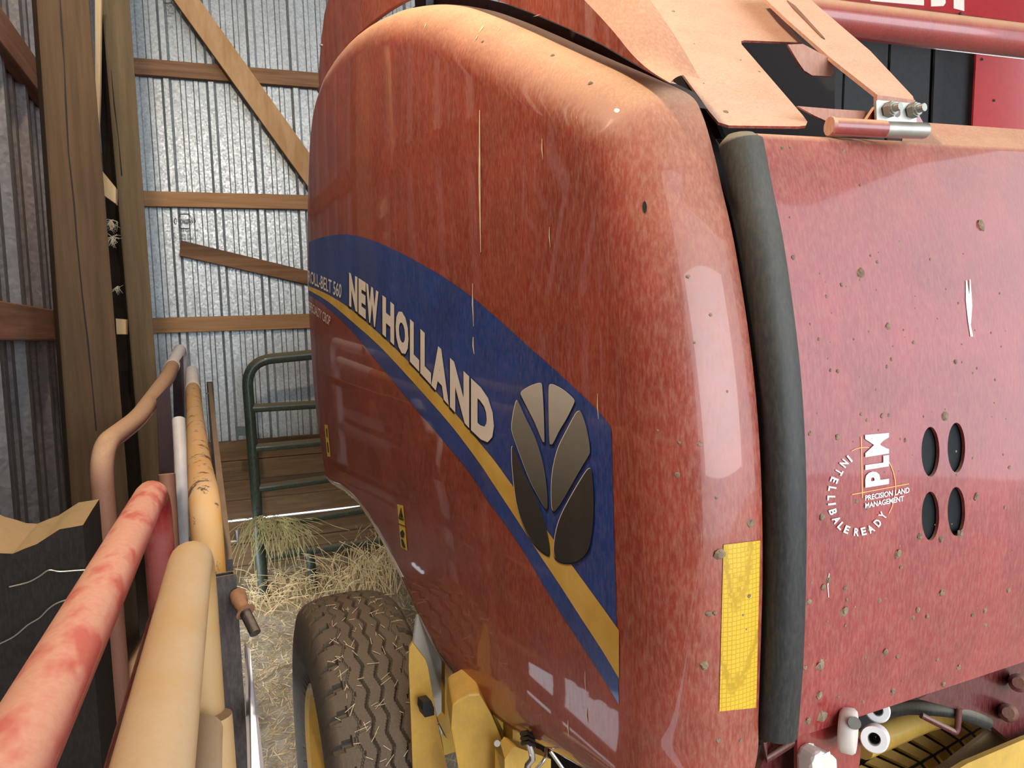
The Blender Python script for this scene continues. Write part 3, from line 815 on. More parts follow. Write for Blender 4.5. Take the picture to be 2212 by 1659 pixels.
inner = [(690, 196), (700, 172), (715, 145), (738, 112), (762, 84), (800, 50), (850, 14), (910, -14), (980, -26), (1050, -8), (1090, 6), (1150, 28), (1225, 60), (1300, 96), (1380, 142), (1428, 171), (1447, 179)]
outer = [(1462, 175), (1475, 168), (1471, 152), (1430, 82), (1385, 0), (1350, -60), (1280, -130), (1150, -190), (1000, -215), (850, -170), (740, -70), (706, 10), (697, 60), (691, 120), (688, 170)]
lipL = sm([(1130, -120), (1205, -55), (1262, 0), (1320, 62), (1366, 118), (1405, 153), (1447, 179)])
lipO = sm([(1270, -140), (1326, -68), (1378, 0), (1420, 62), (1450, 112), (1470, 148), (1479, 162)])
def lip_bm(bm):
    rows = []
    for p, q in zip(lipL, lipO):
        a_, b_ = onV(*p, VA), onV(*q, VA + .055); n = (CAM - a_).normalized()
        L_ = (b_ - a_).length
        rows.append([bm.verts.new(a_.lerp(b_, t) + (-VD * .5 + ZD * .6 - UD * .3).normalized() * L_ * .16 * t * (1 - t)) for t in (0, .12, .25, .4, .55, .7, .85, 1.)] + [bm.verts.new(b_ + VD * .03 - ZD * .002)])
    for r, q in zip(rows, rows[1:]):
        for k in range(8): bm.faces.new((r[k], r[k + 1], q[k + 1], q[k]))
def arc_bm(bm):
    prism(bm, [onV(x, y, VA) for x, y in sm(inner) + lipL[::-1][1:] + sm(outer[7:])], VD * .012)
arc = mk('arched_shield', arc_bm, REDSIDE, bal, label='dusty red arched shield above the side shield')
mk('rolled_lip', lip_bm, REDSIDE, arc, True, 70, label='rolled dusty edge of the arched shield')
plate('dusty_seal', [(885, 20), (925, -2), (980, -10), (1040, -4), (1090, 8), (1150, 30), (1225, 62), (1300, 98), (1380, 145), (1440, 178), (1478, 196), (1505, 232), (1460, 230), (1380, 190), (1300, 165), (1200, 125), (1100, 75), (1000, 45), (930, 45)], V0 + .15, .02, SEALGREY, 'grey dusty strip under the arched shield')
plate('strap_bracket', [(730, 104), (738, 105), (775, 106), (795, 82), (752, 82)], V0 + .1, .02, BLACK)
plate('strap_bracket', [(684, 196), (688, 202), (700, 200), (716, 160), (716, 132), (706, 150)], V0 + .078, .02, REDDARK)
plate('strap_bracket', [(895, -20), (897, 30), (920, 30), (920, -20)], V0 + .12, .02, BLACK)
mk('rivet', lambda bm: tube(bm, [onV(694, 98, VA) - VD * .004, onV(694, 98, VA)], .005, 10), SILVER, arc)

# sloped hood, brace bar, hinge and what lies behind them at the top right
S3 = (UD * .71 + VD * .36 + ZD * .61).normalized(); H3 = (VD * .96 - UD * .28).normalized()
NH = S3.cross(H3).normalized(); NH = NH if NH.dot(CAM - at(1650, 271, 1.1)) > 0 else -NH
P0 = at(1650, 271, 1.12)
def slab(name, pts, off, th, mat, parent=bal, label=None, bv=0):
    P = [on(x, y, P0 + NH * off, NH) for x, y in pts]
    return mk(name, lambda bm: (prism(bm, P, -NH * th), bev(bm, bv) if bv else None), mat, parent, label=label)
hood = slab('sloped_hood', [(1330, -90), (1385, 0), (1430, 78), (1475, 160), (1530, 238), (1552, 264), (1575, 271), (1725, 273), (1741, 271), (1744, 263), (1735, 250), (1602, 96), (1601, 89), (1608, 87), (1733, 92), (1690, 40), (1650, -20), (1600, -90)], 0, .004, DUSTY, label='peach dust-covered sloped hood plate with a notch')
bmH = bmesh.new(); bmH.from_mesh(hood.data); BVH_ = BVHTree.FromBMesh(bmH)
mk('mud_flecks', muds([(1455, 25, 4), (1433, 55, 3), (1640, 155, 3), (1568, 242, 6), (1500, 95, 2), (1520, 180, 2), (1600, 130, 2)], BVH_), MUD, hood, label='small dark crumbs on the dust', kind='stuff')
bar = slab('brace_bar', [(1630, -30), (1655, 0), (1700, 42), (1800, 130), (1898, 207), (1906, 217), (1975, 218), (1972, 208), (1880, 110), (1752, 0), (1725, -30)], .04, .006, DUSTY, label='dusty flat bar running down to the hinge')
slab('bar_fold', [(1700, 0), (1718, 12), (1780, 80), (1782, 84), (1775, 80), (1712, 16)], .0415, .003, REDDARK, bar)
# upright plate with bolts at the foot of the bar
HP = on(1937, 220, P0 + NH * .04, NH); NF = (-UD * .96 - VD * .28).normalized()
def vplate(name, pts, off, th, mat, parent=bal, label=None):
    P = [on(x, y, HP + NF * off, NF) for x, y in pts]
    return mk(name, lambda bm: prism(bm, P, -NF * th), mat, parent, label=label)
vplate('bar_foot', [(1895, 205), (1977, 216), (1977, 232), (1895, 226)], .001, .008, DUSTY, bar)
lug = vplate('hinge_lug', [(1870, 262), (1893, 228), (1975, 232), (1985, 248), (2003, 280), (2004, 297), (1792, 291), (1790, 265)], -.006, .01, RED, label='red welded hinge lug')
bpl = vplate('bracket_plate', [(1893, 218), (1896, 216), (1978, 224), (1980, 226), (1980, 272), (1894, 266)], .006, .005, SILVER, label='galvanised bracket plate with two bolts')
for x, y in ((1917, 238), (1968, 240)):
    c = on(x, y, HP + NF * .006, NF)
    d = (NF + VD * .25).normalized()
    mk('bolt', lambda bm: (tube(bm, [c, c + d * .010], .0115, 6), tube(bm, [c + d * .010, c + d * .013], .009, 12), tube(bm, [c, c + d * .022], .006, 12)), SILVER, bpl, label='bolt with nut')
mk('bolt_hole', lambda bm: bm.faces.new([bm.verts.new(on(x, y, HP + NF * .0065, NF)) for x, y in ell(1939, 244, 6.5, 9)]), REDDARK, bpl)
hp = lambda x, y: on(x, y, HP + NF * .012, NF)
T('hinge_rod', [hp(1797, 273), hp(1910, 279)], .0125, RED, bal, 'dark red hinge rod')
T('hinge_sleeve', [hp(1906, 279), hp(1999, 282)], .0115, SILVER, bal, 'bright zinc hinge sleeve')
T('rod_end', [hp(1791, 272.5) , hp(1799, 273)], .0135, DUSTY, bal, seg=12)
vplate('hinge_shelf', [(1722, 229), (1795, 235), (1872, 240), (1880, 262), (1800, 268), (1760, 250)], -.02, .004, DUSTY)
vplate('hood_gusset', [(1702, 96), (1735, 95), (1800, 130), (1800, 158), (1795, 165), (1755, 163), (1737, 152), (1722, 130)], -.16, .004, DUSTY)
# near-black slab painting the notch's shade, and the machine body behind
slab('cavity_shade', [(1560, 60), (1770, 60), (1815, 110), (1803, 170), (1803, 240), (1900, 285), (1800, 310), (1560, 305), (1480, 190), (1560, 200)], -.16, .01, DARK)
def bplate(name, pts, u, th, mat, label=None, parent=bal):
    P = [on(x, y, UD * u, UD) for x, y in pts]
    return mk(name, lambda bm: prism(bm, P, UD * th), mat, parent, label=label)
for i, (a, b) in enumerate(((1760, 1826), (1831, 1922), (1928, 2014), (2024, 2109))):
    bplate('rubber_belt', [(a + 2, -20), (b + 2, -20), (b - 16, 420), (a - 16, 420)], 2.6, .012, BELT, 'black ribbed baling belt')
bplate('belt_backing', [(1500, -20), (2125, -20), (2125, 420), (1500, 420)], 2.63, .02, DARK)
plt = bplate('end_plate', [(2112, 60), (2290, 70), (2290, 420), (2094, 420)], 2.55, .01, SIGNRED, 'bright red end plate beside the belts')
for x, y in ((2121, 128), (2147, 217)):
    mk('plate_hole', lambda bm: bm.faces.new([bm.verts.new(on(a, b, UD * 2.549, UD)) for a, b in ell(x, y, 3.2, 3.2, 1, 12)]), DARK, plt)
tp = bplate('top_plate', [(1740, -60), (2260, -60), (2260, 60), (2083, 36), (1870, 8), (1740, -5)], 2.4, .01, SIGNRED, 'red plate with cream letters above the tubes')
mk('lettering', lambda bm: [bm.faces.new([bm.verts.new(on(x, y, UD * 2.398, UD)) for x, y in L]) for L in ([(1880, -30), (1996, -30), (1996, 12), (1880, 2)], [(2011, -30), (2041, -30), (2043, 6), (2038, 13), (2011, 14)], [(2060, -30), (2083, -30), (2083, 24), (2060, 18)])], WHITE, tp, label='cut-off bottoms of cream letters')
tube_at = lambda name, a, b, d1, d2, r, mat, lb: T(name, [at(*a, d1), at(*b, d2)], r, mat, bal, lb)
tube_at('cross_tube', (1640, 22), (2300, 100), 2.15, 2.35, .050, RED, 'round dark red cross tube')
bplate('cross_rail', [(1690, -30), (1880, 2), (2083, 30), (2270, 58), (2270, 86), (2083, 58), (1760, 14), (1690, 5)], 2.3, .05, RED, 'flat red rail above the round tube')
for x, y in ((1770, 0), (2080, 44)):
    T('rail_clip', [on(x - 7, y - 16, UD * 2.296, UD), on(x + 4, y + 4, UD * 2.294, UD)], .008, BLACK, bal, seg=8)
# body that closes the machine off
def body(bm):
    prism(bm, [B(1.2, V0 + .34, .95), B(1.2, V0 + 1.6, .95), B(2.6, V0 + 1.6, .95), B(2.6, V0 + .25, .95)], ZD * .85)
mk('baler_frame', body, REDDARK, bal)
mk('bale_chamber', lambda bm: prism(bm, [B(2.67, 1.75, .5), B(2.67, 4.0, .5), B(4.2, 4.0, .5), B(4.2, 1.75, .5)], ZD * 2.6), REDDARK, bal)

# wheel under the shield
wc = B(1.92, .535, .475); RO = .475
WY = math.radians(2.5)
WU = Vector((-math.sin(WY), math.cos(WY), 0)); WV = Vector((math.cos(WY), math.sin(WY), 0))
wheel = bpy.data.objects.new('wheel', None); COL.objects.link(wheel); wheel.parent = bal
wheel.location = wc - bal.location; wheel['label'] = 'muddy implement wheel with yellow rim'
def winv():
    return Matrix.Translation(-wc)
def tyre_bm(bm):
    half = .15; na, nt_ = 90, 460
    prof = []
    for k in range(na + 1):
        s = -1 + 2 * k / na; a = s * .108
        prof.append((a, RO - .018 * abs(s) ** 3))
    side_p = [(.119, RO - .030), (.127, RO - .06), (.132, RO - .10), (.130, RO - .14), (.120, RO - .19), (.102, RO - .225)]
    full = [(-a, r) for a, r in side_p[::-1]] + prof + side_p
    pitch = 2 * math.pi / 46
    rings = []
    for j in range(nt_):
        th = 2 * math.pi * j / nt_; tri = abs(((th / pitch) % 1) * 2 - 1) * 2 - 1
        col = []
        for a, r in full:
            g = 0.
            if abs(a) <= .1085:
                for gc, amp in ((-.066, .0065), (-.034, .006), (0, .006), (.034, .006), (.066, .0065)):
                    if abs(a - gc - amp * tri) < .0020: g = .009
                q = (th / pitch) % 1
                if abs(a) > .080 and abs(q - .5 + (abs(a) - .080) * 5) < .11: g = .012
                pass
            elif abs(a) < .128 and r > RO - .07 and abs(((th / pitch) % 1) - .34) < .13: g = .010
            rr = r - g
            col.append(bm.verts.new(wc + WV * a + (WU * math.sin(th) + ZD * math.cos(th)) * rr))
        rings.append(col)
    for j in range(nt_):
        A, Bq = rings[j], rings[(j + 1) % nt_]
        for k in range(len(A) - 1): bm.faces.new((A[k], A[k + 1], Bq[k + 1], Bq[k]))
o = mk('tyre', tyre_bm, TIRE, None, True, 28); o.parent = wheel; o.matrix_parent_inverse = winv(); o['label'] = 'brown muddy tyre with zigzag tread'
def rim_bm(bm):
    prof = [(-.100, RO - .235), (-.110, RO - .222), (-.115, RO - .235), (-.105, RO - .25), (-.07, RO - .26), (-.04, .12), (-.06, .06), (-.06, .0)]
    rings = []
    for j in range(64):
        th = 2 * math.pi * j / 64
        rings.append([bm.verts.new(wc + WV * a + (WU * math.sin(th) + ZD * math.cos(th)) * max(r, .002)) for a, r in prof])
    for j in range(64):
        A, Bq = rings[j], rings[(j + 1) % 64]
        for k in range(len(prof) - 1): bm.faces.new((A[k], A[k + 1], Bq[k + 1], Bq[k]))
o = mk('rim', rim_bm, YELLOW, None, True, 40); o.parent = wheel; o.matrix_parent_inverse = winv(); o['label'] = 'yellow wheel rim'
def litter(bm):
    for _ in range(160):
        th = math.radians(random.uniform(-95, 5)); a = random.uniform(-.10, .10)
        d = WU * math.sin(th) + ZD * math.cos(th); p = wc + WV * a + d * (RO + .001)
        t = (WV * random.uniform(-1, 1) + d.cross(WV) * random.uniform(-1, 1)).normalized()
        tube(bm, [p, p + t * random.uniform(.008, .03) + d * random.uniform(0, .004)], .0007, 4)
o = mk('chaff', litter, STRAWFLECK, None); o.parent = wheel; o.matrix_parent_inverse = winv(); o['kind'] = 'stuff'; o['label'] = 'bits of straw stuck in the tread'

# yellow running gear below the side shield
def uplate(name, pts, d, th, mat, label=None, parent=bal, yaw=0., bv=0):
    c = at(sum(p[0] for p in pts) / len(pts), sum(p[1] for p in pts) / len(pts), d)
    n = (UD + VD * yaw).normalized()
    P = [on(x, y, c, n) for x, y in pts]
    return mk(name, lambda bm: (prism(bm, P, n * th), bev(bm, bv) if bv else None), mat, parent, label=label)
scr = uplate('mud_scraper', [(891, 1388), (884, 1400), (883, 1440), (888, 1560), (895, 1760), (985, 1780), (966, 1659), (945, 1560), (924, 1440), (919, 1425)], 1.62, .01, YELLOW, 'yellow scraper plate beside the tyre', yaw=.25)
uplate('square_plug', [(914, 1518), (932, 1514), (938, 1530), (938, 1545), (918, 1550), (913, 1535)], 1.57, .03, BLACK, parent=scr)
uplate('grey_panel', [(902, 1330), (893, 1395), (920, 1425), (946, 1560), (952, 1592), (963, 1560), (963, 1445), (930, 1380), (915, 1330)], 1.85, .01, TANKG, 'pale grey inner panel behind the scraper')
uplate('gusset', [(961, 1430), (1020, 1490), (1015, 1500), (975, 1530), (974, 1597), (966, 1596), (948, 1560), (961, 1545)], 1.8, .02, YELLOW)
uplate('axle_arm', [(977, 1522), (985, 1515), (1012, 1500), (1036, 1498), (1062, 1545), (1085, 1600), (1110, 1659), (1140, 1760), (1010, 1760), (990, 1659), (974, 1575)], 1.5, .12, YELLOW, 'yellow boxed axle arm', yaw=.35, bv=.004)
uplate('arm_flange', [(1030, 1500), (1045, 1500), (1120, 1640), (1150, 1760), (1135, 1760), (1090, 1620)], 1.56, .06, YELLOW, yaw=.1)
mk('arm_bolt', lambda bm: tube(bm, [at(1074, 1606, 1.41), at(1074, 1606, 1.47)], .006, 10), SILVER, bal)
uplate('yellow_bracket', [(1107, 1565), (1140, 1580), (1160, 1620), (1108, 1620)], 1.5, .04, YELLOW)
uplate('yellow_bracket', [(1090, 1640), (1110, 1612), (1190, 1640), (1190, 1760), (1090, 1760)], 1.45, .04, YELLOW)
T('spring_hook', [at(1141, 1600, 1.36), at(1148, 1625, 1.36), at(1150, 1640, 1.36), at(1140, 1652, 1.36), at(1136, 1680, 1.36)], .006, CHROME, bal, 'chrome spring hook')
for k in range(3): T('spring_coil', [at(1128 + k, 1585 + 10 * k, 1.37), at(1138 + k, 1582 + 10 * k, 1.34), at(1150 + k, 1590 + 10 * k, 1.37)], .005, BLACK, bal, seg=8)
T('cable', rounded([at(1180, 1616, 1.38), at(1178, 1640, 1.36), at(1150, 1670, 1.36)], .05), .003, CHROME, bal, seg=8)
T('thin_rod', [at(1189, 1622, 1.4), at(1230, 1680, 1.4)], .004, CHROME, bal, 'thin bright rod', seg=8)
mk('axle_beam', lambda bm: prism(bm, [B(2.0, V0 + .12, .40), B(2.0, V0 + 1.6, .40), B(2.2, V0 + 1.6, .40), B(2.2, V0 + .12, .40)], ZD * .22), YELLOW, bal)
mk('under_shade_box', lambda bm: prism(bm, [B(1.3, V0 + .42, .25), B(1.3, V0 + 1.6, .25), B(2.4, V0 + 1.6, .25), B(2.4, V0 + .42, .25)], ZD * .72), DARK, bal)  # near-black box stands in for the shade under the machine

# pickup area at the bottom right
uplate('twine_bracket', [(1722, 1570), (1722, 1760), (1810, 1760), (1857, 1650), (1861, 1600), (1800, 1540)], 1.15, .006, RED, 'red bracket under the front shield')
def disc(name, c, ax, r, h, mat, label=None, hole=None):
    return mk(name, lambda bm: tube(bm, [c - ax * h * .5, c - ax * h * .32, c + ax * h * .32, c + ax * h * .5], [r * .9, r, r, r * .9], 24), mat, bal, True, 40, label)
disc('twine_roller', at(1832, 1578, 1.13), (UD * -.86 + VD * .5).normalized(), .033, .022, WHITEP, 'off-white twine roller')
mk('roller_bolt', lambda bm: tube(bm, [at(1846, 1562, 1.10), at(1846, 1562, 1.13)], .009, 12), SILVER, bal)
uplate('worn_guide', [(1757, 1760), (1755, 1650), (1762, 1632), (1776, 1622), (1790, 1632), (1800, 1630), (1810, 1640), (1815, 1760)], 1.10, .03, WHITEP, 'worn off-white guide block', bv=.006)
def ring_tube(bm, c, ax, r, ri, h):
    seg = 24; a = ax.orthogonal().normalized(); b = ax.cross(a); prof = [(ri * .05, h * .4), (ri * .9, h * .35), (ri, -h * .3), (ri * 1.15, -h * .5), (r * .9, -h * .5), (r, -h * .36), (r, h * .5)]
    R = [[bm.verts.new(c + ax * q + (a * math.cos(t) + b * math.sin(t)) * p) for p, q in prof] for t in (2 * math.pi * i / seg for i in range(seg))]
    for i in range(seg):
        for k in range(6): bm.faces.new((R[i][k], R[(i + 1) % seg][k], R[(i + 1) % seg][k + 1], R[i][k + 1]))
mk('twine_guide', lambda bm: ring_tube(bm, at(1890, 1594, 1.18), (ray(1960, 1500)).normalized(), .0205, .0085, .09), PUREWHITE, bal, True, 40, label='white ceramic twine guide, lower')
mk('twine_guide', lambda bm: ring_tube(bm, at(1896, 1534, 1.26), (ray(1930, 1500)).normalized(), .0195, .008, .06), PUREWHITE, bal, True, 40, label='white ceramic twine guide, upper')
T('hose', catmull([at(1905, 1538, 1.42), at(1955, 1529, 1.40), at(2010, 1530, 1.38), at(2070, 1538, 1.38), at(2130, 1560, 1.42)], 5), .013, BLACKRUB, bal, 'black hose under the front shield')
uplate('side_frame', [(1985, 1510), (2120, 1440), (2290, 1330), (2290, 1690), (2180, 1600), (2120, 1550), (2060, 1530)], 1.42, .02, REDDARK, 'dark maroon frame plate at the lower right')
for x, y in ((2200, 1475), (2178, 1540)):
    mk('frame_bolt', lambda bm: tube(bm, [at(x, y, 1.385), at(x, y, 1.405), at(x, y, 1.43)], [.010, .017, .017], 14), REDDARK, bal, True)
T('wire_hook', rounded([at(1990, 1545, 1.36), at(2064, 1582, 1.36), at(2068, 1575, 1.36), at(2072, 1530, 1.36)], .02), .0055, REDDARK, bal, seg=10)
# yellow slatted windguard
GP = at(1990, 1620, 1.52); GN = (-UD * .55 + ZD * .8 - VD * .2).normalized()
og = lambda x, y, o=0.: on(x, y, GP + GN * o, GN)
guard = mk('pickup_guard', lambda bm: prism(bm, [og(x, y, -.03) for x, y in ((1860, 1760), (1860, 1640), (1960, 1560), (2130, 1530), (2160, 1570), (2160, 1620), (1960, 1760))], -GN * .01), DARK, bal, label='yellow slatted pickup guard')
def slat(pts): mk('guard_slat', lambda bm: prism(bm, [og(x, y) for x, y in pts], -GN * .008), YELLOW, guard)
top0, top1 = (1850, 1680), (2110, 1535); mid0, mid1 = (1905, 1690), (2130, 1562); bot0, bot1 = (1930, 1718), (2142, 1575)
lp = lambda a, b, t: (a[0] + (b[0] - a[0]) * t, a[1] + (b[1] - a[1]) * t)
nS = 8
for k in range(nS):
    t0, t1 = k / nS + .008, (k + 1) / nS - .035
    slat([lp((1838, 1665), (2085, 1525), t0), lp((1838, 1665), (2085, 1525), t1), lp(mid0, mid1, t1), lp(mid0, mid1, t0)])
    slat([lp((1912, 1696), (2134, 1566), t0), lp((1912, 1696), (2134, 1566), t1), lp(bot0, bot1, t1), lp(bot0, bot1, t0)])
T('guard_rail', [og(1915, 1735, .01), og(2160, 1572, .01)], .005, YELLOW, guard)
mk('yellow_tube', lambda bm: tube(bm, [at(1860, 1610, 1.42), at(1990, 1553, 1.5), at(2060, 1535, 1.56)], .026, 16), YELLOW, bal, True)
uplate('gather_plate', [(1930, 1740), (2140, 1578), (2170, 1580), (2215, 1600), (2215, 1640), (2040, 1740)], 1.45, .008, plain('dull_brown_sheet', (.22, .15, .07), .6, var=.2), 'dull brown sheet edge below the guard')
uplate('yellow_skid', [(2040, 1680), (2090, 1649), (2215, 1596), (2290, 1570), (2290, 1740), (2040, 1740)], 1.38, .01, YELLOW, 'bright yellow skid plate in the lower right corner')
uplate('lower_bracket', [(1600, 1760), (1650, 1640), (1665, 1590), (1720, 1590), (1720, 1760)], 1.14, .01, REDDARK)
T('link_rod', [at(1650, 1600, 1.12), at(1655, 1640, 1.12), at(1716, 1600, 1.12)], .006, REDDARK, bal, seg=8)

# ------------------------------------------------------------------ gates on the left
def gate(name, label, top, n_rails, r, mats, low=.25, grp='tube gates leaning together on the left', lowmat=None, tip=0., tipn=None):
    """top: 3D points of the top rail, near end first. Frame bends down at both ends."""
    t = thing(name, label, 'gate', Vector((top[0].x, top[0].y, 0)), grp)
    a, b = top[0], top[-1]
    fa, fb = Vector((a.x, a.y, low)), Vector((b.x, b.y, low))
    path = rounded([fa, a] + list(top[1:-1]) + [b, fb], .09, 8)
    T('frame', path, r, mats[0], t)
    for k in range(1, n_rails + 1):
        f = k / n_rails
        q = [p + (Vector((p.x, p.y, low)) - p) * f for p in top]
        T('rail', [q[0].lerp(q[1], .02)] + q[1:-1] + [q[-1].lerp(q[-2], .02)], r * .92, mats[min(k, len(mats) - 1)], t)
        if tip and tipn != 0:
            e = q[-1].lerp(q[-2], .02); s = e + (q[-2] - e).normalized() * tip
            T('white_end', [s, e], r * .97, WHITEGATE, t, 'white painted end')
    if tip:
        fine = [p.lerp(q, k / 8) for p, q in zip(path, path[1:]) for k in range(8)] + [path[-1]]
        near = min(range(len(fine)), key=lambda i: (fine[i] - b).length)
        seg = [p for i, p in enumerate(fine) if (p - b).length < tip]
        T('white_end', seg, r * 1.04, WHITEGATE, t, 'white painted end')
    return t
# A: red gate nearest on the left; B: tan gate nearest on the right
A1 = at(335, 1052, 1.34); A0 = Vector((A1.x + .0, -1.2, A1.z))
ga = gate('tube_gate', 'nearest red tube gate with dusty pink top rail at the lower left', [A1, A0], 5, .025, [REDGATE])
B1 = at(418, 1180, .98); B0 = Vector((B1.x, -1.4, B1.z))
gb = gate('tube_gate', 'nearest tan dusty yellow tube gate in front of the red one', [B1, B0], 5, .025, [TANGATE])
C = [at(215, 968, 1.73), at(298, 905, 2.05), at(362, 815, 2.6), at(390, 752, 3.4)]
gc = gate('tube_gate', 'farther dusty brown-red tube gate with kinked top rail by the thick post', C, 4, .025, [REDGATE2, MAROON, REDGATE2], tip=.62)
uplate('flat_brace', [(338, 862), (366, 832), (380, 1080), (347, 1080)], 2.15, .012, MAROON, 'flat dark maroon brace', gc)
uplate('flat_brace', [(373, 800), (396, 768), (399, 906), (376, 906)], 2.9, .012, MAROON, 'flat dark maroon brace', gc)
T('stub_rail', rounded([at(386, 907, 2.5), at(392, 1010, 2.4), at(396, 1560, 2.4)], .1), .021, WHITEGATE, gc, 'white lower stub')
T('stub_rail', [at(360, 1024, 2.1), at(392, 1560, 2.1)], .022, REDGATE2, gc, 'dusty lower stub')
D = [at(443, 1085, 1.2), at(430, 1000, 1.62), at(421, 900, 2.3), at(414, 797, 3.25)]
gd = gate('tube_gate', 'scratched orange tube gate with tan top rail and white far end', D, 4, .0245, [ORGATE, MAROON, TANGATE], tip=.62)
dz = Vector((D[0].x, D[0].y, 0))
def dpost(y): return on(446 + (y - 1085) * .083, y, D[0], Vector((0, 1, 0)))
T('tape_wrap', [dpost(1400), dpost(1462)], .0275, TAPE, gd, 'black taped band')
T('collar', [dpost(1458), dpost(1466), dpost(1500), dpost(1508)], [.028, .0315, .0315, .028], RUST, gd, 'rusty collar')
T('stub_post', rounded([at(456, 1548, .98), at(458, 1570, .98), at(470, 1740, .98)], .02), .026, TANGATE, gd, 'dusty lower stub')
# E: square tube panel on the right of the stack
ge = thing('square_tube_panel', 'dark brown square-tube panel with open-topped upright, right of the stacked gates', 'gate panel', Vector((at(485, 1240, 1.15).x, at(485, 1240, 1.15).y, 0)), 'tube gates leaning together on the left')
def hollow(bm):
    c = at(485, 1240, 1.15); a, b, w = .0155, .010, .003; z1 = .2
    outer_ = [c + VD * sx * a + UD * sy * b for sx, sy in ((-1, -1), (1, -1), (1, 1), (-1, 1))]; inner_ = [c + VD * sx * (a - w) + UD * sy * (b - w) for sx, sy in ((-1, -1), (1, -1), (1, 1), (-1, 1))]
    O = [bm.verts.new(p) for p in outer_]; I = [bm.verts.new(p) for p in inner_]
    OB = [bm.verts.new(Vector((p.x, p.y, z1))) for p in outer_]; IB = [bm.verts.new(Vector((p.x, p.y, c.z - .08))) for p in inner_]
    for i in range(4):
        j = (i + 1) % 4
        bm.faces.new((O[i], O[j], I[j], I[i])); bm.faces.new((O[i], OB[i], OB[j], O[j])); bm.faces.new((I[i], I[j], IB[j], IB[i]))
    bm.faces.new(IB); bm.faces.new(OB[::-1])
mk('upright', hollow, BROWNTUBE, ge, label='open-topped hollow upright')
e0, e1 = at(494, 1224, 1.24), at(453, 832, 3.3)
def bar_bm(bm):
    d = (e1 - e0).normalized(); s = d.cross(ZD).normalized()
    prism(bm, [e0 - s * .007 - ZD * .02, e0 + s * .007 - ZD * .02, e0 + s * .007 + ZD * .012, e0 - s * .007 + ZD * .012], e1 - e0)
mk('top_bar', bar_bm, BROWNTUBE, ge)
for k, f in enumerate((.28, .52, .78)):
    z = e0.z * (1 - f)
    mk('bar', lambda bm: prism(bm, [Vector((e0.x + x, e0.y, z + y)) for x, y in ((-.006, -.015), (.006, -.015), (.006, .015), (-.006, .015))], Vector((e1.x - e0.x, e1.y - e0.y, (e1.z - e0.z) * (1 - f)))), BROWNTUBE, ge)
mk('far_upright', lambda bm: box(bm, (e1.x - .012, e1.y - .012, .15), (e1.x + .012, e1.y + .012, e1.z + .015)), BROWNTUBE, ge)
for x, y, d in ((446, 850, 3.2), (492, 1172, 1.35)):
    p = at(x, y, d); T('latch_tab', [p, p + VD * .016, p + VD * .016 + ZD * .02], .004, SILVER, ge, seg=8)
pn = at(524, 1300, 1.15)
T('latch_knob', catmull([at(514, 1285, 1.15), at(520, 1305, 1.13), at(531, 1322, 1.12)], 4), [.012] * 4 + [.010] * 3 + [.012] + [.015], RUST, ge, 'rusty rounded latch')
T('latch_pin', [at(529, 1322, 1.12), at(552, 1368, 1.10)], .0082, BROWNTUBE, ge, 'dark latch pin')
tag(mk('metal_sheet', lambda bm: prism(bm, [at(533, 1390, 1.3), at(540, 1400, 1.22), at(574, 1690, 1.05), at(575, 1800, 1.0), at(545, 1800, 1.0)], Vector((-.004, .004, 0))), plain('pale_sheet', (.6, .62, .68), .4, .5)), 'thin pale galvanised sheet edge standing beside the square-tube upright', 'metal sheet')

# dark stump post with sagging wires
st = thing('stump_post', 'dark sawn post stub with dusty saddle top at the lower left', 'post', Vector((at(100, 1130, 1.3).x, at(100, 1130, 1.3).y, 0)))
tr = at(196, 1125, 1.32)
def stump(bm):
    n = 14; xs = [tr.x - .24 + .24 * i / n for i in range(n + 1)]
    zt_ = [tr.z + .012 - .030 * math.sin(math.pi * min(1, max(0, (i - 4) / 8.))) ** 1 + random.uniform(-.003, .003) - (.03 if i < 2 else 0) for i in range(n + 1)]
    F_ = [bm.verts.new((x, tr.y - .07, z - .006)) for x, z in zip(xs, zt_)]; K_ = [bm.verts.new((x, tr.y + .10, z + .004)) for x, z in zip(xs, zt_)]
    Mi = [bm.verts.new((x, tr.y + .02, z + random.uniform(-.004, .006))) for x, z in zip(xs, zt_)]
    f0 = [bm.verts.new((x, tr.y - .075, 0)) for x in xs]; k0 = [bm.verts.new((x, tr.y + .10, 0)) for x in xs]
    for i in range(n):
        bm.faces.new((F_[i], F_[i + 1], Mi[i + 1], Mi[i])); bm.faces.new((Mi[i], Mi[i + 1], K_[i + 1], K_[i]))
        bm.faces.new((f0[i], f0[i + 1], F_[i + 1], F_[i])); bm.faces.new((k0[i + 1], k0[i], K_[i], K_[i + 1]))
    bm.faces.new((f0[0], F_[0], Mi[0], K_[0], k0[0])); bm.faces.new((f0[-1], k0[-1], K_[-1], Mi[-1], F_[-1]))
STUMPM = painted('dusty_stump', (.012, .008, .006), dust=1., lo=.45, hi=.85, base_dust=.05, rough=.9, coat=0., dustcol=(.34, .24, .12), sc=30)
mk('stub', stump, STUMPM, st, True, 30)
WIRE = plain('wire', (.35, .33, .3), .4, .7)
for L, lb in (([(20, 1268), (60, 1258), (85, 1245), (105, 1232), (130, 1235), (175, 1232), (230, 1230)], 'upper wavy loose wire crossing the dark stump'),
              ([(-10, 1395), (30, 1375), (60, 1350), (85, 1335), (105, 1315), (130, 1300), (185, 1285)], 'lower loose wire slanting across the dark stump')):
    tag(T('wire', catmull([onY(x, y, tr.y - .085) for x, y in L], 4), .0012, WIRE, None, seg=6), lb, 'wire', 'loose wires at the stump')

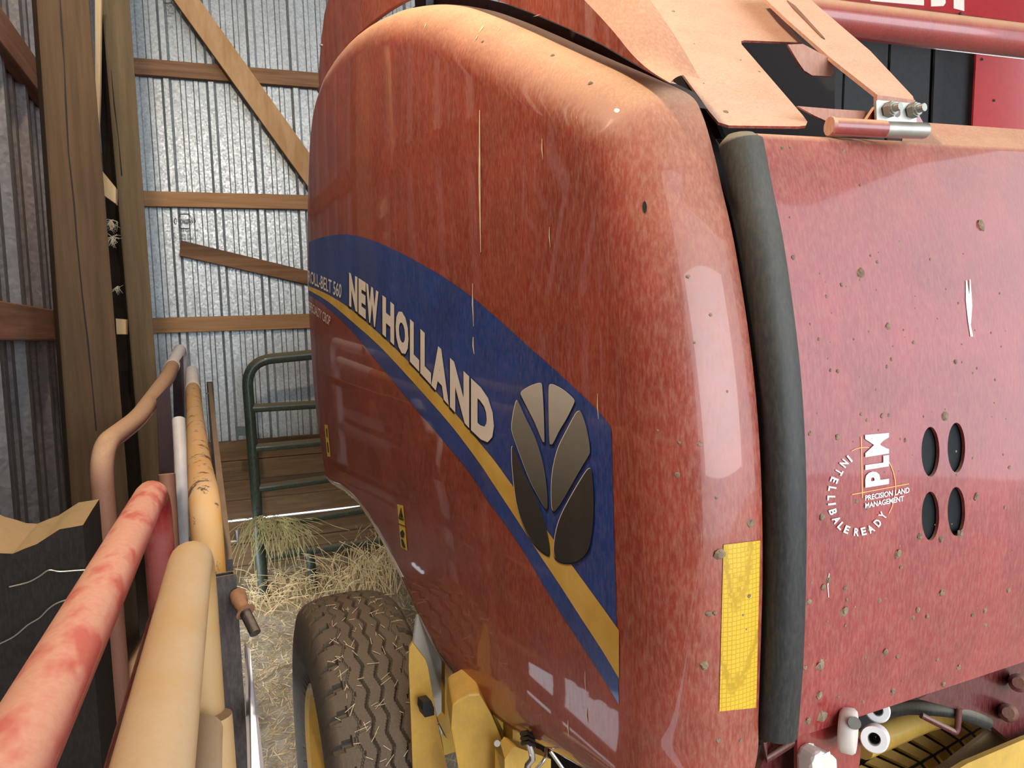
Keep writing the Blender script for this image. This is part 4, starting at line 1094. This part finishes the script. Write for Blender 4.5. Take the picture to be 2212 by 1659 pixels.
# green gate against the back wall
gg = thing('green_gate', 'dark green tube gate standing against the back wall, hay on its rail', 'gate', onY(570, 1290, 4.8))
YG = 4.8; gp = lambda x, y: onY(x, y, YG)
rG = .5 * 22 * 4.75 / F
ul = [gp(570, 1300), gp(548, 1050), gp(531, 830), gp(537, 790), gp(562, 779)]
T('frame', rounded([gp(571, 1300), gp(531, 788 - 8), gp(900, 745)], .16, 8), rG, GREENP, gg)
for (a, b) in (((542, 882), (900, 862)), ((551, 968), (900, 936)), ((560, 1055), (900, 1008)), ((568, 1136), (900, 1083)), ((578, 1202), (1000, 1140))):
    T('rail', [gp(*a), gp(*b)], rG * .82, GREENP, gg)
T('support_leg', [gp(669, 1190), gp(678, 1275)], rG * .85, GREENP, gg)
T('far_upright', [gp(890, 745), gp(935, 1260)], rG, GREENP, gg)
mk('latch_bracket', lambda bm: prism(bm, [gp(x, y) for x, y in ((508, 922), (534, 922), (536, 942), (510, 941))], Vector((0, .02, 0))), GREENP, gg)

# hay: clump hung on the gate, straw over the floor
def strands(bm, n, gen, w):
    for _ in range(n):
        P = catmull(gen(), 3)
        for i in range(len(P) - 1):
            d = (P[i + 1] - P[i]).normalized(); s = d.cross(Vector((0, 1, 0))); s = s.normalized() * w if s.length > .01 else Vector((w, 0, 0))
            bm.faces.new([bm.verts.new(q) for q in (P[i] - s, P[i] + s, P[i + 1] + s, P[i + 1] - s)])
def hang():
    x = random.uniform(548, 640); y = 1132 + random.uniform(-14, 10); Y = YG - .05 + random.uniform(-.05, .05)
    dx = random.gauss(0, 34); L = random.uniform(15, 150) * random.random() ** .5
    return [onY(x, y, Y), onY(x + dx * .5, y + random.uniform(-8, 6), Y - .02), onY(x + dx, y + L * .5, Y - .03), onY(x + dx * 1.3 + random.gauss(0, 10), y + L, Y - .04)]
tag(mk('hay_clump', lambda bm: strands(bm, 170, hang, .0016), HAYG), 'clump of greenish hay draped over the lower rail of the green gate', 'hay', kind='stuff')
def tall():
    x = random.uniform(540, 860); y = 1250 + random.uniform(-20, 30); Y = random.uniform(4.5, 5.0)
    p = onY(x, y, Y); h = random.uniform(.1, .36) * (1.2 if x > 720 else .7)
    q = Vector((random.gauss(0, .09), random.uniform(-.08, .06), h)); 
    return [Vector((p.x, p.y, .03)), p * 0 + Vector((p.x, p.y, .03)) + q * .6, Vector((p.x, p.y, .03)) + q + Vector((random.gauss(0, .08), 0, -.05))]
tag(mk('loose_hay', lambda bm: strands(bm, 420, tall, .002), STRAW), 'tangled dry hay stalks sticking up along the foot of back wall', 'hay', kind='stuff')
def floor_h(x, y):
    return .10 * max(0, (y - 4.2)) ** 1.2 * (.7 + .5 * math.sin(x * 3.1) ** 2) if y > 4.2 else 0
def straw(bm):
    for _ in range(26000):
        y = 1.2 + 4. * random.random() ** .8; x = random.uniform(-.45, 1.3)
        dens = .35 + .65 * min(1, max(0, (y - 2.6) / .6)) 
        if random.random() > dens: continue
        L = random.uniform(.02, .09); a = random.uniform(0, 6.28); z = floor_h(x, y) + random.uniform(.004, .03)
        d = Vector((math.cos(a), math.sin(a), random.uniform(-.25, .35))).normalized() * L / 2; s = Vector((-math.sin(a), math.cos(a), random.uniform(-.4, .4))) * random.uniform(.0009, .002)
        p = Vector((x, y, z + .01))
        bm.faces.new([bm.verts.new(q) for q in (p - d - s, p - d + s, p + d + s, p + d - s)])
tag(mk('straw_litter', straw, STRAW), 'loose straw scattered over the dusty floor', 'straw', kind='stuff')

# ------------------------------------------------------------------ light

w = bpy.data.worlds.new('world'); SC.world = w; w.use_nodes = True
bg = w.node_tree.nodes['Background']; bg.inputs[0].default_value = (.80, .9, 1., 1); bg.inputs[1].default_value = 2.2

def area(name, loc, target, sx, sy, e, col):
    l = bpy.data.lights.new(name, 'AREA'); l.shape = 'RECTANGLE'; l.size = sx; l.size_y = sy; l.energy = e; l.color = col
    o = bpy.data.objects.new(name, l); COL.objects.link(o); o.location = loc
    o.rotation_euler = (Vector(target) - Vector(loc)).to_track_quat('-Z', 'Y').to_euler(); return o
def bulb(name, loc, e, col, r=.06):
    l = bpy.data.lights.new(name, 'POINT'); l.energy = e; l.color = col; l.shadow_soft_size = r
    o = bpy.data.objects.new(name, l); COL.objects.link(o); o.location = loc; return o
area('door_daylight', (2.5, -4.5, 2.4), (1.2, 2, 1.4), 6., 3.6, 260, (.92, .96, 1.))
area('gap_daylight', (-1.15, 3.9, .30), (.4, 3.5, .02), 1.6, .5, 46, (.86, .94, 1.))
area('back_wall_fill', (5.5, 4.2, 2.9), (0, 4.6, 2.2), 2.4, 2.6, 85, (.92, .97, 1.))  # added lamp that brightens the back wall; no door is built here
bulb('hanging_bulb', (-.2, 1.1, 3.5), 165, (1., .80, .58))

SC.view_settings.view_transform = 'Standard'; SC.view_settings.look = 'None'
SC.view_settings.exposure = .10; SC.view_settings.gamma = 1.; SC.view_settings.use_curve_mapping = False
SC.cycles.use_denoising = True
SC.cycles.max_bounces = 6; SC.cycles.diffuse_bounces = 3; SC.cycles.glossy_bounces = 3; SC.cycles.caustics_reflective = False; SC.cycles.caustics_refractive = False
